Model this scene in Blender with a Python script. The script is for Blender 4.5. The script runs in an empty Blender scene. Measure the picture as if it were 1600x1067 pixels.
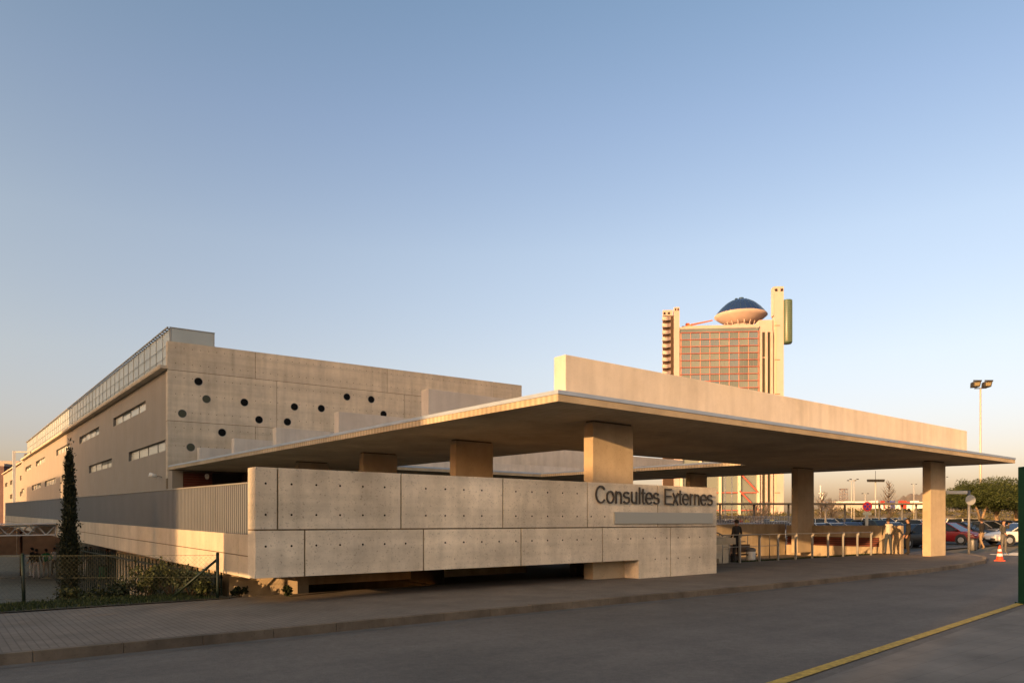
import bpy, bmesh, math, random
from mathutils import Vector, Matrix
R_ = random.Random(7)
sc = bpy.context.scene
COL = sc.collection
rad = math.radians

# ------------------------------------------------------------------ frame of the place
# X runs along the street front (to the right and away), Y runs away to the left, z = 0 is the pavement
F = 1149.0                      # focal length in photo pixels
TH = rad(51.6)
FW = (math.cos(TH), math.sin(TH)); RT = (math.sin(TH), -math.cos(TH))
EYE = 1.6; HZ = 814.0
def ray(px):
    r = (px - 800.0) / F
    return FW[0] + RT[0]*r, FW[1] + RT[1]*r
def on_z(px, py, z=0.0):
    t = (EYE - z) * F / (py - HZ); a, b = ray(px); return Vector((a*t, b*t, z))
def at_depth(px, D, z=0.0):
    a, b = ray(px); return Vector((a*D, b*D, z))
def on_x(px, py, X):
    a, b = ray(px); t = X / a; return Vector((X, b*t, EYE + (HZ-py)*t/F))
def on_y(px, py, Y):
    a, b = ray(px); t = Y / b; return Vector((a*t, Y, EYE + (HZ-py)*t/F))

# ------------------------------------------------------------------ materials
MATS = {}
def _new(name):
    m = bpy.data.materials.new(name); m.use_nodes = True
    nt = m.node_tree; b = nt.nodes['Principled BSDF']
    MATS[name] = m
    return m, nt, b
def simple(name, col, rough=0.7, metal=0.0, spec=0.4, noise=0.0, nscale=6.0, bump=0.0, bscale=40.0, emit=None, coat=0.0):
    m, nt, b = _new(name)
    b.inputs['Base Color'].default_value = (*col, 1); b.inputs['Roughness'].default_value = rough
    b.inputs['Metallic'].default_value = metal; b.inputs['Specular IOR Level'].default_value = spec
    if coat: b.inputs['Coat Weight'].default_value = coat; b.inputs['Coat Roughness'].default_value = 0.08
    tc = None
    if noise or bump:
        tc = nt.nodes.new('ShaderNodeTexCoord')
    if noise:
        n = nt.nodes.new('ShaderNodeTexNoise'); n.inputs['Scale'].default_value = nscale; n.inputs['Detail'].default_value = 6
        nt.links.new(tc.outputs['Object'], n.inputs['Vector'])
        r = nt.nodes.new('ShaderNodeValToRGB')
        r.color_ramp.elements[0].position = .3; r.color_ramp.elements[1].position = .7
        r.color_ramp.elements[0].color = (*[c*(1-noise) for c in col], 1)
        r.color_ramp.elements[1].color = (*[min(1, c*(1+noise)) for c in col], 1)
        nt.links.new(n.outputs['Fac'], r.inputs['Fac']); nt.links.new(r.outputs['Color'], b.inputs['Base Color'])
    if bump:
        n = nt.nodes.new('ShaderNodeTexNoise'); n.inputs['Scale'].default_value = bscale; n.inputs['Detail'].default_value = 4
        nt.links.new(tc.outputs['Object'], n.inputs['Vector'])
        bp = nt.nodes.new('ShaderNodeBump'); bp.inputs['Strength'].default_value = bump; bp.inputs['Distance'].default_value = .02
        nt.links.new(n.outputs['Fac'], bp.inputs['Height']); nt.links.new(bp.outputs['Normal'], b.inputs['Normal'])
    if emit:
        b.inputs['Emission Color'].default_value = (*emit[0], 1); b.inputs['Emission Strength'].default_value = emit[1]
    return m

def concrete(name, col, blotch=.16, streak=.12, pits=.35, bump=.25, scale=1.0, board=0.0, board_axis='Z', lift=0.0):
    """cast concrete: cloudy patches, vertical run marks, small pits, optional board marks"""
    m, nt, b = _new(name); L = nt.links; N = nt.nodes
    b.inputs['Roughness'].default_value = .85; b.inputs['Specular IOR Level'].default_value = .25
    if 'Diffuse Roughness' in b.inputs: b.inputs['Diffuse Roughness'].default_value = .6
    tc = N.new('ShaderNodeTexCoord')
    def noise(sc_, det, vec_scale=None, rough=.55):
        n = N.new('ShaderNodeTexNoise'); n.inputs['Scale'].default_value = sc_; n.inputs['Detail'].default_value = det
        n.inputs['Roughness'].default_value = rough
        if vec_scale:
            mp = N.new('ShaderNodeMapping'); mp.inputs['Scale'].default_value = vec_scale
            L.new(tc.outputs['Object'], mp.inputs['Vector']); L.new(mp.outputs['Vector'], n.inputs['Vector'])
        else: L.new(tc.outputs['Object'], n.inputs['Vector'])
        return n
    def ramp(src, p0, p1, v0, v1):
        r = N.new('ShaderNodeMapRange'); r.inputs['From Min'].default_value = p0; r.inputs['From Max'].default_value = p1
        r.inputs['To Min'].default_value = v0; r.inputs['To Max'].default_value = v1
        L.new(src, r.inputs['Value']); return r.outputs['Result']
    def mul(a, c):
        n = N.new('ShaderNodeMath'); n.operation = 'MULTIPLY'
        L.new(a, n.inputs[0]); L.new(c, n.inputs[1]); return n.outputs[0]
    big = ramp(noise(.55*scale, 6).outputs['Fac'], .3, .7, 1-blotch, 1+blotch)
    mid = ramp(noise(3.2*scale, 8, rough=.65).outputs['Fac'], .3, .7, 1-blotch*.55, 1+blotch*.55)
    st = ramp(noise(1.0, 5, (2.6*scale, 2.6*scale, .22*scale)).outputs['Fac'], .42, .75, 1.0, 1-streak)
    pit_n = noise(26*scale, 3)
    pit = ramp(pit_n.outputs['Fac'], .60, .72, 1.0, 1-pits*.6)
    f = mul(mul(big, mid), mul(st, pit))
    if lift:
        f = mul(f, ramp(noise(1.0, 4, (.10, .10, 3.4)).outputs['Fac'], .35, .65, 1-lift, 1+lift))
        gi = N.new('ShaderNodeNewGeometry'); f = mul(f, ramp(gi.outputs['Random Per Island'], 0, 1, .93, 1.07))
    if board:
        w = N.new('ShaderNodeTexWave'); w.wave_type = 'BANDS'; w.bands_direction = board_axis
        w.inputs['Scale'].default_value = 1.6; w.inputs['Distortion'].default_value = 1.4; w.inputs['Detail'].default_value = 3
        L.new(tc.outputs['Object'], w.inputs['Vector'])
        f = mul(f, ramp(w.outputs['Fac'], 0, 1, 1-board, 1.0))
    mix = N.new('ShaderNodeMix'); mix.data_type = 'RGBA'; mix.blend_type = 'MULTIPLY'; mix.inputs['Factor'].default_value = 1
    hue = N.new('ShaderNodeMix'); hue.data_type = 'RGBA'
    hue.inputs['A'].default_value = (*col, 1); hue.inputs['B'].default_value = (col[0]*1.0, col[1]*.955, col[2]*.86, 1)
    L.new(noise(.9*scale, 4).outputs['Fac'], hue.inputs['Factor'])
    L.new(hue.outputs['Result'], mix.inputs['A'])
    cmb = N.new('ShaderNodeCombineColor'); 
    for k in range(3): L.new(f, cmb.inputs[k])
    L.new(cmb.outputs['Color'], mix.inputs['B']); L.new(mix.outputs['Result'], b.inputs['Base Color'])
    bp = N.new('ShaderNodeBump'); bp.inputs['Strength'].default_value = bump; bp.inputs['Distance'].default_value = .015
    L.new(pit_n.outputs['Fac'], bp.inputs['Height']); L.new(bp.outputs['Normal'], b.inputs['Normal'])
    return m

def tiled(name, col, tile, rough=.85, lw=.06, var=.12, offset=0.0, groove=.6, squash=1.0, rot=0.0):
    m, nt, b = _new(name); L = nt.links; N = nt.nodes
    b.inputs['Roughness'].default_value = rough; b.inputs['Specular IOR Level'].default_value = .3
    tc = N.new('ShaderNodeTexCoord'); br = N.new('ShaderNodeTexBrick')
    mp = N.new('ShaderNodeMapping'); mp.inputs['Rotation'].default_value = (0, 0, rot)
    L.new(tc.outputs['Object'], mp.inputs['Vector']); L.new(mp.outputs['Vector'], br.inputs['Vector'])
    br.offset = offset; br.inputs['Scale'].default_value = 1/tile
    br.inputs['Brick Width'].default_value = 1.0*squash; br.inputs['Row Height'].default_value = 1.0
    br.inputs['Mortar Size'].default_value = lw; br.inputs['Mortar Smooth'].default_value = .2
    br.inputs['Color1'].default_value = (*[c*(1-var) for c in col], 1); br.inputs['Color2'].default_value = (*[c*(1+var) for c in col], 1)
    br.inputs['Mortar'].default_value = (*[c*groove for c in col], 1)
    n = N.new('ShaderNodeTexNoise'); n.inputs['Scale'].default_value = .9; n.inputs['Detail'].default_value = 9; n.inputs['Roughness'].default_value = .65
    L.new(tc.outputs['Object'], n.inputs['Vector'])
    mr = N.new('ShaderNodeMapRange'); mr.inputs['From Min'].default_value = .3; mr.inputs['From Max'].default_value = .7
    mr.inputs['To Min'].default_value = .72; mr.inputs['To Max'].default_value = 1.22; L.new(n.outputs['Fac'], mr.inputs['Value'])
    mix = N.new('ShaderNodeMix'); mix.data_type = 'RGBA'; mix.blend_type = 'MULTIPLY'; mix.inputs['Factor'].default_value = 1
    cmb = N.new('ShaderNodeCombineColor')
    for k in range(3): L.new(mr.outputs['Result'], cmb.inputs[k])
    L.new(br.outputs['Color'], mix.inputs['A']); L.new(cmb.outputs['Color'], mix.inputs['B'])
    L.new(mix.outputs['Result'], b.inputs['Base Color'])
    bp = N.new('ShaderNodeBump'); bp.inputs['Strength'].default_value = .4; bp.inputs['Distance'].default_value = .01; bp.invert = True
    L.new(br.outputs['Fac'], bp.inputs['Height']); L.new(bp.outputs['Normal'], b.inputs['Normal'])
    return m

def asphalt(name, col):
    m, nt, b = _new(name); L = nt.links; N = nt.nodes
    b.inputs['Roughness'].default_value = .8; b.inputs['Specular IOR Level'].default_value = .3
    tc = N.new('ShaderNodeTexCoord')
    def nz(s, d, sc_=None):
        n = N.new('ShaderNodeTexNoise'); n.inputs['Scale'].default_value = s; n.inputs['Detail'].default_value = d; n.inputs['Roughness'].default_value = .65
        if sc_:
            mp = N.new('ShaderNodeMapping'); mp.inputs['Scale'].default_value = sc_
            L.new(tc.outputs['Object'], mp.inputs['Vector']); L.new(mp.outputs['Vector'], n.inputs['Vector'])
        else: L.new(tc.outputs['Object'], n.inputs['Vector'])
        return n.outputs['Fac']
    def mr(s, a, c, lo, hi):
        r = N.new('ShaderNodeMapRange'); r.inputs['From Min'].default_value = a; r.inputs['From Max'].default_value = c
        r.inputs['To Min'].default_value = lo; r.inputs['To Max'].default_value = hi; L.new(s, r.inputs['Value']); return r.outputs['Result']
    def mul(a, c):
        n = N.new('ShaderNodeMath'); n.operation = 'MULTIPLY'; L.new(a, n.inputs[0]); L.new(c, n.inputs[1]); return n.outputs[0]
    grain = nz(60, 4)
    f = mul(mul(mr(nz(.5, 8), .3, .7, .82, 1.2), mr(nz(1, 5, (.12, 1.6, 1)), .35, .7, .9, 1.12)), mul(mr(grain, .3, .7, .72, 1.28), mr(nz(11, 6), .35, .65, .88, 1.12)))
    mix = N.new('ShaderNodeMix'); mix.data_type = 'RGBA'; mix.blend_type = 'MULTIPLY'; mix.inputs['Factor'].default_value = 1
    mix.inputs['A'].default_value = (*col, 1)
    cmb = N.new('ShaderNodeCombineColor')
    for k in range(3): L.new(f, cmb.inputs[k])
    L.new(cmb.outputs['Color'], mix.inputs['B']); L.new(mix.outputs['Result'], b.inputs['Base Color'])
    bp = N.new('ShaderNodeBump'); bp.inputs['Strength'].default_value = .35; bp.inputs['Distance'].default_value = .006
    L.new(grain, bp.inputs['Height']); L.new(bp.outputs['Normal'], b.inputs['Normal'])
    return m

def leafy(name, col, var=.45, trans=.25):
    m, nt, b = _new(name); L = nt.links; N = nt.nodes
    b.inputs['Roughness'].default_value = .6; b.inputs['Specular IOR Level'].default_value = .25
    g = N.new('ShaderNodeNewGeometry'); r = N.new('ShaderNodeValToRGB')
    r.color_ramp.elements[0].color = (*[c*(1-var) for c in col], 1)
    r.color_ramp.elements[1].color = (col[0]*(1+var*1.3), col[1]*(1+var), col[2]*(1+var*.5), 1)
    L.new(g.outputs['Random Per Island'], r.inputs['Fac']); L.new(r.outputs['Color'], b.inputs['Base Color'])
    return m

CONC = concrete('wall_concrete', (.63, .575, .49), blotch=.20, pits=.7, streak=.22, lift=.10)
CONC_F = concrete('facade_concrete', (.58, .51, .42), blotch=.12, streak=.22, pits=.3, lift=.07)
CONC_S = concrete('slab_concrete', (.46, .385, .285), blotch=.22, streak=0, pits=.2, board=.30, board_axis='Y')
CONC_U = concrete('upstand_concrete', (.56, .51, .46), blotch=.09, streak=.16, pits=.2)
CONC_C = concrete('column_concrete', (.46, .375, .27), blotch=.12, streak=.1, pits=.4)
CONC_B = concrete('beam_concrete', (.54, .47, .38), blotch=.13, streak=.2, pits=.35)
CONC_P = concrete('patio_concrete', (.42, .345, .25), blotch=.18, streak=.22, pits=.35)
JOINT = simple('joint_dirt', (.16, .115, .07), .95, noise=.3, nscale=8)
HOLE = simple('tie_hole', (.02, .016, .012), .95)
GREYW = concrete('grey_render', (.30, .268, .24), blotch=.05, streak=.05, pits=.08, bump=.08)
ASPH = asphalt('road_asphalt', (.120, .104, .088))
PARK = asphalt('parking_asphalt', (.10, .09, .08))
NEARP = tiled('near_paving', (.165, .146, .125), .30, lw=.02, var=.05, offset=.5, groove=.8, squash=2.0)
PAVE = tiled('pavement_tiles', (.185, .153, .122), .10, lw=.09, var=.07, groove=.62)
KERB = concrete('kerb_stone', (.12, .103, .086), blotch=.42, streak=.25, pits=.5)
YEL = simple('yellow_paint', (.42, .275, .04), .75, noise=.38, nscale=14)
WHT = simple('white_paint', (.7, .68, .64), .7, noise=.15, nscale=7)
DIRT = simple('dry_ground', (.15, .12, .075), .95, noise=.35, nscale=.05)
YARD = simple('yard_sand', (.15, .135, .11), .95, noise=.15, nscale=1.5)
GRASS = leafy('grass_blade', (.026, .042, .014))
FLASH = simple('zinc_flashing', (.36, .42, .50), .45, metal=.25, noise=.08, nscale=2)
STEEL = simple('galvanised_steel', (.33, .31, .28), .45, metal=.5, noise=.1, nscale=4)
SHEET = simple('sheet_metal', (.195, .205, .22), .5, metal=.3, noise=.06, nscale=1.0)
LETTER = simple('sign_letter_metal', (.085, .07, .055), .45, metal=.5)
PLATE = simple('blank_plate', (.40, .395, .35), .35, metal=.2)
GLASSD = simple('dark_glass', (.004, .004, .004), .5, spec=.08)
GLASSG = simple('green_dark_glass', (.055, .058, .04), .35, spec=.15)
BLIND = simple('blind_pane', (.62, .58, .47), .25, spec=.5, noise=.1, nscale=.9)
BLIND2 = simple('blind_pane_dim', (.50, .475, .40), .2, spec=.5)
GALL = simple('gallery_glass', (.34, .38, .385), .35, spec=.35, noise=.12, nscale=.4)
FRAME = simple('grey_frame', (.16, .155, .15), .5, metal=.4)
REDSLAT = simple('red_slat', (.13, .03, .018), .6, noise=.2, nscale=3)
BROWNP = simple('brown_panel', (.14, .085, .05), .75, noise=.2, nscale=2)
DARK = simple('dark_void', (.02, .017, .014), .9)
TCONC = concrete('tower_concrete', (.45, .37, .36), blotch=.08, streak=.08, pits=.05, bump=.05, scale=.2)
TGLASS = simple('tower_glass', (.10, .12, .11), .16, spec=.7, noise=.25, nscale=.08)
TGLASS2 = simple('tower_glass_pale', (.13, .155, .145), .18, spec=.7)
TGLASS3 = simple('tower_glass_grey', (.10, .13, .155), .14, spec=.7)
TRED = simple('tower_red_steel', (.36, .075, .05), .55)
TBLUE = simple('dome_glass', (.012, .030, .10), .16, spec=.7)
ORANGE = simple('crane_orange', (.70, .13, .03), .5)
CYL = simple('cylinder_glass', (.045, .08, .05), .2, spec=.7)
BARK = simple('bark', (.12, .08, .05), .9, noise=.3, nscale=8)
BARKL = simple('pale_bark', (.30, .21, .13), .9, noise=.25, nscale=6)
CYPR = leafy('cypress_needles', (.016, .021, .010), .35)
SHRUB = leafy('shrub_leaves', (.036, .046, .015), .55)
SHRUBD = leafy('dark_shrub_leaves', (.018, .028, .010), .5)
PINE = leafy('pine_needles', (.036, .050, .013), .5)
TWIG = simple('bare_twig', (.30, .21, .13), .9)
FENCEG = simple('green_fence_paint', (.006, .017, .010), .5)
WIRE = simple('fence_wire', (.02, .028, .02), .5, metal=.3)
GREENP = simple('green_post_paint', (.003, .042, .020), .45)
POLE = simple('pale_pole', (.50, .45, .38), .5, metal=.2)
LAMPD = simple('lamp_black', (.03, .028, .025), .5)
WHITEM = simple('white_metal', (.75, .72, .68), .45)
TRUSS = simple('truss_metal', (.50, .50, .51), .5)
CONEO = simple('cone_orange', (.60, .07, .02), .55)
REDS = simple('sign_red', (.80, .045, .035), .45)
BLUES = simple('sign_blue', (.05, .045, .38), .45)
TYRE = simple('tyre_rubber', (.015, .015, .015), .85)
RIM = simple('alloy_rim', (.5, .5, .5), .35, metal=.7)
CARGLASS = simple('car_glass', (.012, .014, .015), .08, spec=.35)
TAIL = simple('tail_light', (.35, .01, .01), .25)
HEADL = simple('head_light', (.7, .7, .68), .15)
BUMP = simple('bumper_plastic', (.03, .03, .03), .6)
PLATEW = simple('plate_white', (.7, .7, .68), .5)
SKIN = simple('skin', (.36, .20, .13), .6)
HAIR = simple('dark_hair', (.015, .010, .008), .7)
def paint(name, col): return simple(name, col, .35, spec=.4, coat=.3)

# ------------------------------------------------------------------ mesh builder
class MB:
    def __init__(s): s.v = []; s.f = []; s.m = []; s.sm = []
    def add(s, vs, fs, m=0, smooth=False):
        o = len(s.v); s.v += [tuple(v) for v in vs]
        for f in fs: s.f.append([o+i for i in f]); s.m.append(m); s.sm.append(smooth)
    def box(s, x0, x1, y0, y1, z0, z1, m=0):
        s.hexa([(x0,y0,z0),(x1,y0,z0),(x1,y1,z0),(x0,y1,z0),(x0,y0,z1),(x1,y0,z1),(x1,y1,z1),(x0,y1,z1)], m)
    def hexa(s, p, m=0):
        s.add(p, [(0,3,2,1),(4,5,6,7),(0,1,5,4),(1,2,6,5),(2,3,7,6),(3,0,4,7)], m)
    def quad(s, a, b, c, d, m=0): s.add([a,b,c,d], [(0,1,2,3)], m)
    def bar(s, p, q, w, h=None, m=0, up=(0,0,1)):
        p = Vector(p); q = Vector(q); h = h or w; d = (q-p)
        if d.length < 1e-6: return
        d.normalize(); u = Vector(up)
        if abs(d.dot(u)) > .98: u = Vector((1,0,0))
        sd = d.cross(u).normalized()*(w/2); uu = sd.cross(d).normalized()*(h/2)
        s.hexa([p-sd-uu,p+sd-uu,q+sd-uu,q-sd-uu,p-sd+uu,p+sd+uu,q+sd+uu,q-sd+uu], m)
    def tube(s, pts, radii, n=8, m=0, smooth=True, cap=True):
        pts = [Vector(p) for p in pts]; k = len(pts)
        if not isinstance(radii, (list, tuple)): radii = [radii]*k
        vs = []; ref = Vector((0,0,1))
        for i, p in enumerate(pts):
            d = (pts[min(i+1,k-1)] - pts[max(i-1,0)]).normalized()
            a = ref if abs(d.dot(ref)) < .95 else Vector((1,0,0))
            u = d.cross(a).normalized(); w = d.cross(u)
            for j in range(n):
                t = 2*math.pi*j/n; vs.append(p + (u*math.cos(t)+w*math.sin(t))*radii[i])
        fs = []
        for i in range(k-1):
            for j in range(n):
                fs.append((i*n+j, i*n+(j+1)%n, (i+1)*n+(j+1)%n, (i+1)*n+j))
        s.add(vs, fs, m, smooth)
        if cap:
            o = len(s.v)-len(vs)
            s.f.append([o+j for j in range(n)][::-1]); s.m.append(m); s.sm.append(False)
            s.f.append([o+(k-1)*n+j for j in range(n)]); s.m.append(m); s.sm.append(False)
    def lathe(s, prof, n=24, c=(0,0,0), m=0, smooth=True):
        vs = []; k = len(prof)
        for r, z in prof:
            for j in range(n):
                t = 2*math.pi*j/n; vs.append((c[0]+r*math.cos(t), c[1]+r*math.sin(t), c[2]+z))
        fs = [(i*n+j, i*n+(j+1)%n, (i+1)*n+(j+1)%n, (i+1)*n+j) for i in range(k-1) for j in range(n)]
        s.add(vs, fs, m, smooth)
    def prism(s, poly, z0, z1, m=0):
        n = len(poly); vs = [(x,y,z0) for x,y in poly]+[(x,y,z1) for x,y in poly]
        fs = [list(range(n))[::-1], list(range(n,2*n))]+[(i,(i+1)%n,n+(i+1)%n,n+i) for i in range(n)]
        s.add(vs, fs, m)
    def disc(s, c, u, v, r, n=20, m=0, thick=.0):
        c = Vector(c); u = Vector(u).normalized(); v = Vector(v).normalized(); nn = u.cross(v)
        a = [c + (u*math.cos(2*math.pi*j/n)+v*math.sin(2*math.pi*j/n))*r for j in range(n)]
        if thick:
            b = [p + nn*thick for p in a]
            s.add(a+b, [list(range(n))[::-1], list(range(n,2*n))]+[(i,(i+1)%n,n+(i+1)%n,n+i) for i in range(n)], m)
        else: s.add(a, [list(range(n))], m)
    def ring(s, c, u, v, r0, r1, thick, n=24, m=0):
        c = Vector(c); u = Vector(u).normalized(); v = Vector(v).normalized(); nn = u.cross(v)
        def rg(r, h): return [c + (u*math.cos(2*math.pi*j/n)+v*math.sin(2*math.pi*j/n))*r + nn*h for j in range(n)]
        vs = rg(r0,0)+rg(r1,0)+rg(r1,thick)+rg(r0,thick)
        fs = []
        for a, b in ((0,1),(1,2),(2,3),(3,0)):
            fs += [(a*n+j, a*n+(j+1)%n, b*n+(j+1)%n, b*n+j) for j in range(n)]
        s.add(vs, fs, m)
    def build(s, name, mats, parent=None, loc=None, bevel=0.0, world=True):
        me = bpy.data.meshes.new(name); me.from_pydata(s.v, [], s.f)
        if not isinstance(mats, (list, tuple)): mats = [mats]
        for mt in mats: me.materials.append(mt)
        me.polygons.foreach_set('material_index', s.m); me.polygons.foreach_set('use_smooth', s.sm)
        bm = bmesh.new(); bm.from_mesh(me); bmesh.ops.recalc_face_normals(bm, faces=bm.faces) if len(bm.faces) < 60000 else None
        bm.to_mesh(me); bm.free(); me.update()
        o = bpy.data.objects.new(name, me); COL.objects.link(o)
        if bevel:
            b = o.modifiers.new('bevel', 'BEVEL'); b.width = bevel; b.segments = 2; b.limit_method = 'ANGLE'; b.angle_limit = rad(40)
        if parent:
            o.parent = parent
            if world: o.matrix_parent_inverse = parent_inv(parent)
        if loc: o.location = loc
        return o
def parent_inv(p):
    M = Matrix.Identity(4); c = []
    while p: c.append(p); p = p.parent
    for q in c[::-1]: M = M @ q.matrix_parent_inverse @ q.matrix_basis
    return M.inverted()
def tag(o, label=None, cat=None, group=None, kind=None):
    if label: o['label'] = label
    if cat: o['category'] = cat
    if group: o['group'] = group
    if kind: o['kind'] = kind
    return o
def thing(name, label, cat, loc=(0,0,0), rz=0.0, group=None):
    o = bpy.data.objects.new(name, None); COL.objects.link(o); o.location = loc; o.rotation_euler = (0,0,rz)
    o.empty_display_size = .2
    return tag(o, label, cat, group)
def copy_tree(o, parent=None):
    c = o.copy(); COL.objects.link(c)
    if parent: c.parent = parent
    for ch in list(o.children): copy_tree(ch, c)
    return c

# flat wall with rectangular openings; P0 origin, U along, V up, Nn outward
def holed_wall(mb, P0, U, V, Nn, W, H, holes, depth, m=0, mr=0):
    P0, U, V, Nn = map(Vector, (P0, U, V, Nn))
    us = sorted({0.0, W, *[h[0] for h in holes], *[h[1] for h in holes]}); vs = sorted({0.0, H, *[h[2] for h in holes], *[h[3] for h in holes]})
    pt = lambda u, v, d=0: P0 + U*u + V*v - Nn*d
    for i in range(len(us)-1):
        for j in range(len(vs)-1):
            cu = (us[i]+us[i+1])/2; cv = (vs[j]+vs[j+1])/2
            if any(h[0] < cu < h[1] and h[2] < cv < h[3] for h in holes): continue
            mb.quad(pt(us[i],vs[j]), pt(us[i+1],vs[j]), pt(us[i+1],vs[j+1]), pt(us[i],vs[j+1]), m)
    for u0,u1,v0,v1 in holes:
        for a, b in (((u0,v0),(u1,v0)),((u1,v0),(u1,v1)),((u1,v1),(u0,v1)),((u0,v1),(u0,v0))):
            mb.quad(pt(*a), pt(*b), pt(*b, depth), pt(*a, depth), mr)

# ------------------------------------------------------------------ camera, sun, sky
cam = bpy.data.cameras.new('camera'); co = bpy.data.objects.new('camera', cam); COL.objects.link(co)
co.location = (0,0,EYE); co.rotation_euler = (rad(90), 0, TH - rad(90))
cam.sensor_width = 36; cam.lens = F/1600*36; cam.shift_y = (HZ-533.5)/1600; cam.clip_end = 20000; cam.clip_start = .05
sc.camera = co
SA, SE = rad(12.4), rad(8.6)           # light travels towards +X and slightly +Y, 9 degrees above the horizon
sd = Vector((math.cos(SA)*math.cos(SE), math.sin(SA)*math.cos(SE), -math.sin(SE)))
sun = bpy.data.lights.new('sun', 'SUN'); so = bpy.data.objects.new('sun', sun); COL.objects.link(so)
sun.energy = 3.6; sun.angle = rad(.55); sun.color = (1.0, .575, .245)
so.rotation_euler = sd.to_track_quat('-Z', 'Y').to_euler()
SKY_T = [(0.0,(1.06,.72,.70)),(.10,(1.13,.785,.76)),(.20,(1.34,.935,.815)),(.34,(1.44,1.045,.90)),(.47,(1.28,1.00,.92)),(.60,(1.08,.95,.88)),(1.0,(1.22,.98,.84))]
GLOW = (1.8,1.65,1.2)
w = bpy.data.worlds.new('World'); sc.world = w; w.use_nodes = True
nt = w.node_tree; bg = nt.nodes['Background']
sky = nt.nodes.new('ShaderNodeTexSky'); sky.sky_type = 'NISHITA'; sky.sun_disc = False
sky.sun_elevation = SE
S = -sd                                # towards the sun
sky.sun_rotation = math.atan2(S.x, S.y)
sky.altitude = 0; sky.air_density = 1.0; sky.dust_density = 2.0; sky.ozone_density = 2.0
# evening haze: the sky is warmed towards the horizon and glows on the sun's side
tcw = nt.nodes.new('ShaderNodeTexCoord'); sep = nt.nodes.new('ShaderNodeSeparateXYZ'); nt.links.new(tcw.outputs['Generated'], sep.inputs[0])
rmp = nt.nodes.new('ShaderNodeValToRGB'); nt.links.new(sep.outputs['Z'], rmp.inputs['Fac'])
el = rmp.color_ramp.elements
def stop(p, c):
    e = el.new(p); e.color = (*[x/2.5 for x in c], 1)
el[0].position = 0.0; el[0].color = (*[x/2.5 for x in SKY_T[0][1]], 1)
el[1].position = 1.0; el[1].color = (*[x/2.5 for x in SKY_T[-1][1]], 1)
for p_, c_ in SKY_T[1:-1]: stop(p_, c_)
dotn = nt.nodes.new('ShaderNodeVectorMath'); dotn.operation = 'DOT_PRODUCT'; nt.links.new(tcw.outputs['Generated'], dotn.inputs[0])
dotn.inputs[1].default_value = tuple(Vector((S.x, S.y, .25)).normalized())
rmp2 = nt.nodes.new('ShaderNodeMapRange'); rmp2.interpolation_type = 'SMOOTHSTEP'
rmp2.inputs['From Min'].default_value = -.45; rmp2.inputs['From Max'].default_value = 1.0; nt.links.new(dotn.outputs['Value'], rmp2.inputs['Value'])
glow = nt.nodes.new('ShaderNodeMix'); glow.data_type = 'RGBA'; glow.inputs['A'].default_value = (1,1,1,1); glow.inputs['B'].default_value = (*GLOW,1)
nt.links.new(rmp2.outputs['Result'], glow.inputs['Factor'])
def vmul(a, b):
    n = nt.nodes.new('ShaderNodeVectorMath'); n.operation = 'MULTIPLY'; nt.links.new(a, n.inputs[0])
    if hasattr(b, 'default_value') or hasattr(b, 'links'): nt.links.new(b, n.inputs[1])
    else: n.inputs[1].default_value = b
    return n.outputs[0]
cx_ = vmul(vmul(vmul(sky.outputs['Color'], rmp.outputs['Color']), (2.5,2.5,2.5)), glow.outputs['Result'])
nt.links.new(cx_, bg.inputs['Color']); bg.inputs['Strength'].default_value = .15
vs_ = sc.view_settings; vs_.view_transform = 'Standard'; vs_.look = 'None'; vs_.gamma = 1; vs_.exposure = 1.03
sc.render.engine = 'CYCLES'; sc.cycles.max_bounces = 8; sc.cycles.diffuse_bounces = 5

# ------------------------------------------------------------------ ground, road, pavements
RZ = -.13
def pz(x): return -.10 + min(max((x-42)*.012, 0), .55)
def struct(name, mb, mats, **k):
    return tag(mb.build(name, mats, **k), kind='structure')
mb = MB()
xs = [-4000,-1000,-300,-62,11.0,24.3,37.3,42,60,88,140,300,1000,4000]; ys = [-4000,-1000,-200,17.4,22.6,86,150,400,1200,4000]
for i in range(len(xs)-1):
    for j in range(len(ys)-1):
        if -62 <= xs[i] < 11 and 17.4 <= ys[j] < 86: continue
        if xs[i] == 24.3 and ys[j] == 17.4: continue
        z = [pz(xs[i])-.08, pz(xs[i+1])-.08]
        mb.quad((xs[i],ys[j],z[0]),(xs[i+1],ys[j],z[1]),(xs[i+1],ys[j+1],z[1]),(xs[i],ys[j+1],z[0]))
struct('ground', mb, DIRT)
YZ = -1.5
mb = MB(); mb.box(-62,11.0,20,86,YZ-.3,YZ); struct('yard', mb, YARD)
mb = MB()                                # bank between the pavement edge and the yard
n = 14
for i in range(n):
    y0 = 15.5+i*.4; y1 = y0+.4
    zf = lambda y: 0.02 if y < 17 else max(YZ-.05, .02-(y-17)*.5)
    mb.quad((-62,y0,zf(y0)),(4.9,y0,zf(y0)),(4.9,y1,zf(y1)),(-62,y1,zf(y1)))
struct('planted_bank', mb, simple('planted_soil', (.05,.045,.025), .95, noise=.4, nscale=5))
mb = MB()
mb.prism([(-62,-6.0),(44,-6.0),(46,-40),(58,-40),(58,10.5),(120,11.5),(120,18),(57,17.5),(40,15),(-62,15)], RZ-.1, RZ)
struct('road', mb, ASPH)
qa = on_z(1268,1067,RZ); qb = on_z(1600,950,RZ); qd = (qb-qa).normalized(); q0 = qa-qd*40; q1 = qb+qd*24
mb = MB(); mb.prism([(q0.x,-40),(q1.x,-40),(q1.x,q1.y),(q0.x,q0.y)], RZ-.05, RZ+.008); struct('near_pavement', mb, NEARP)
a = on_z(1215,1067,RZ); b_ = on_z(1598,942,RZ)
dirn = (b_-a).normalized()
p0 = a - dirn*14; p1 = b_ + dirn*22
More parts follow.
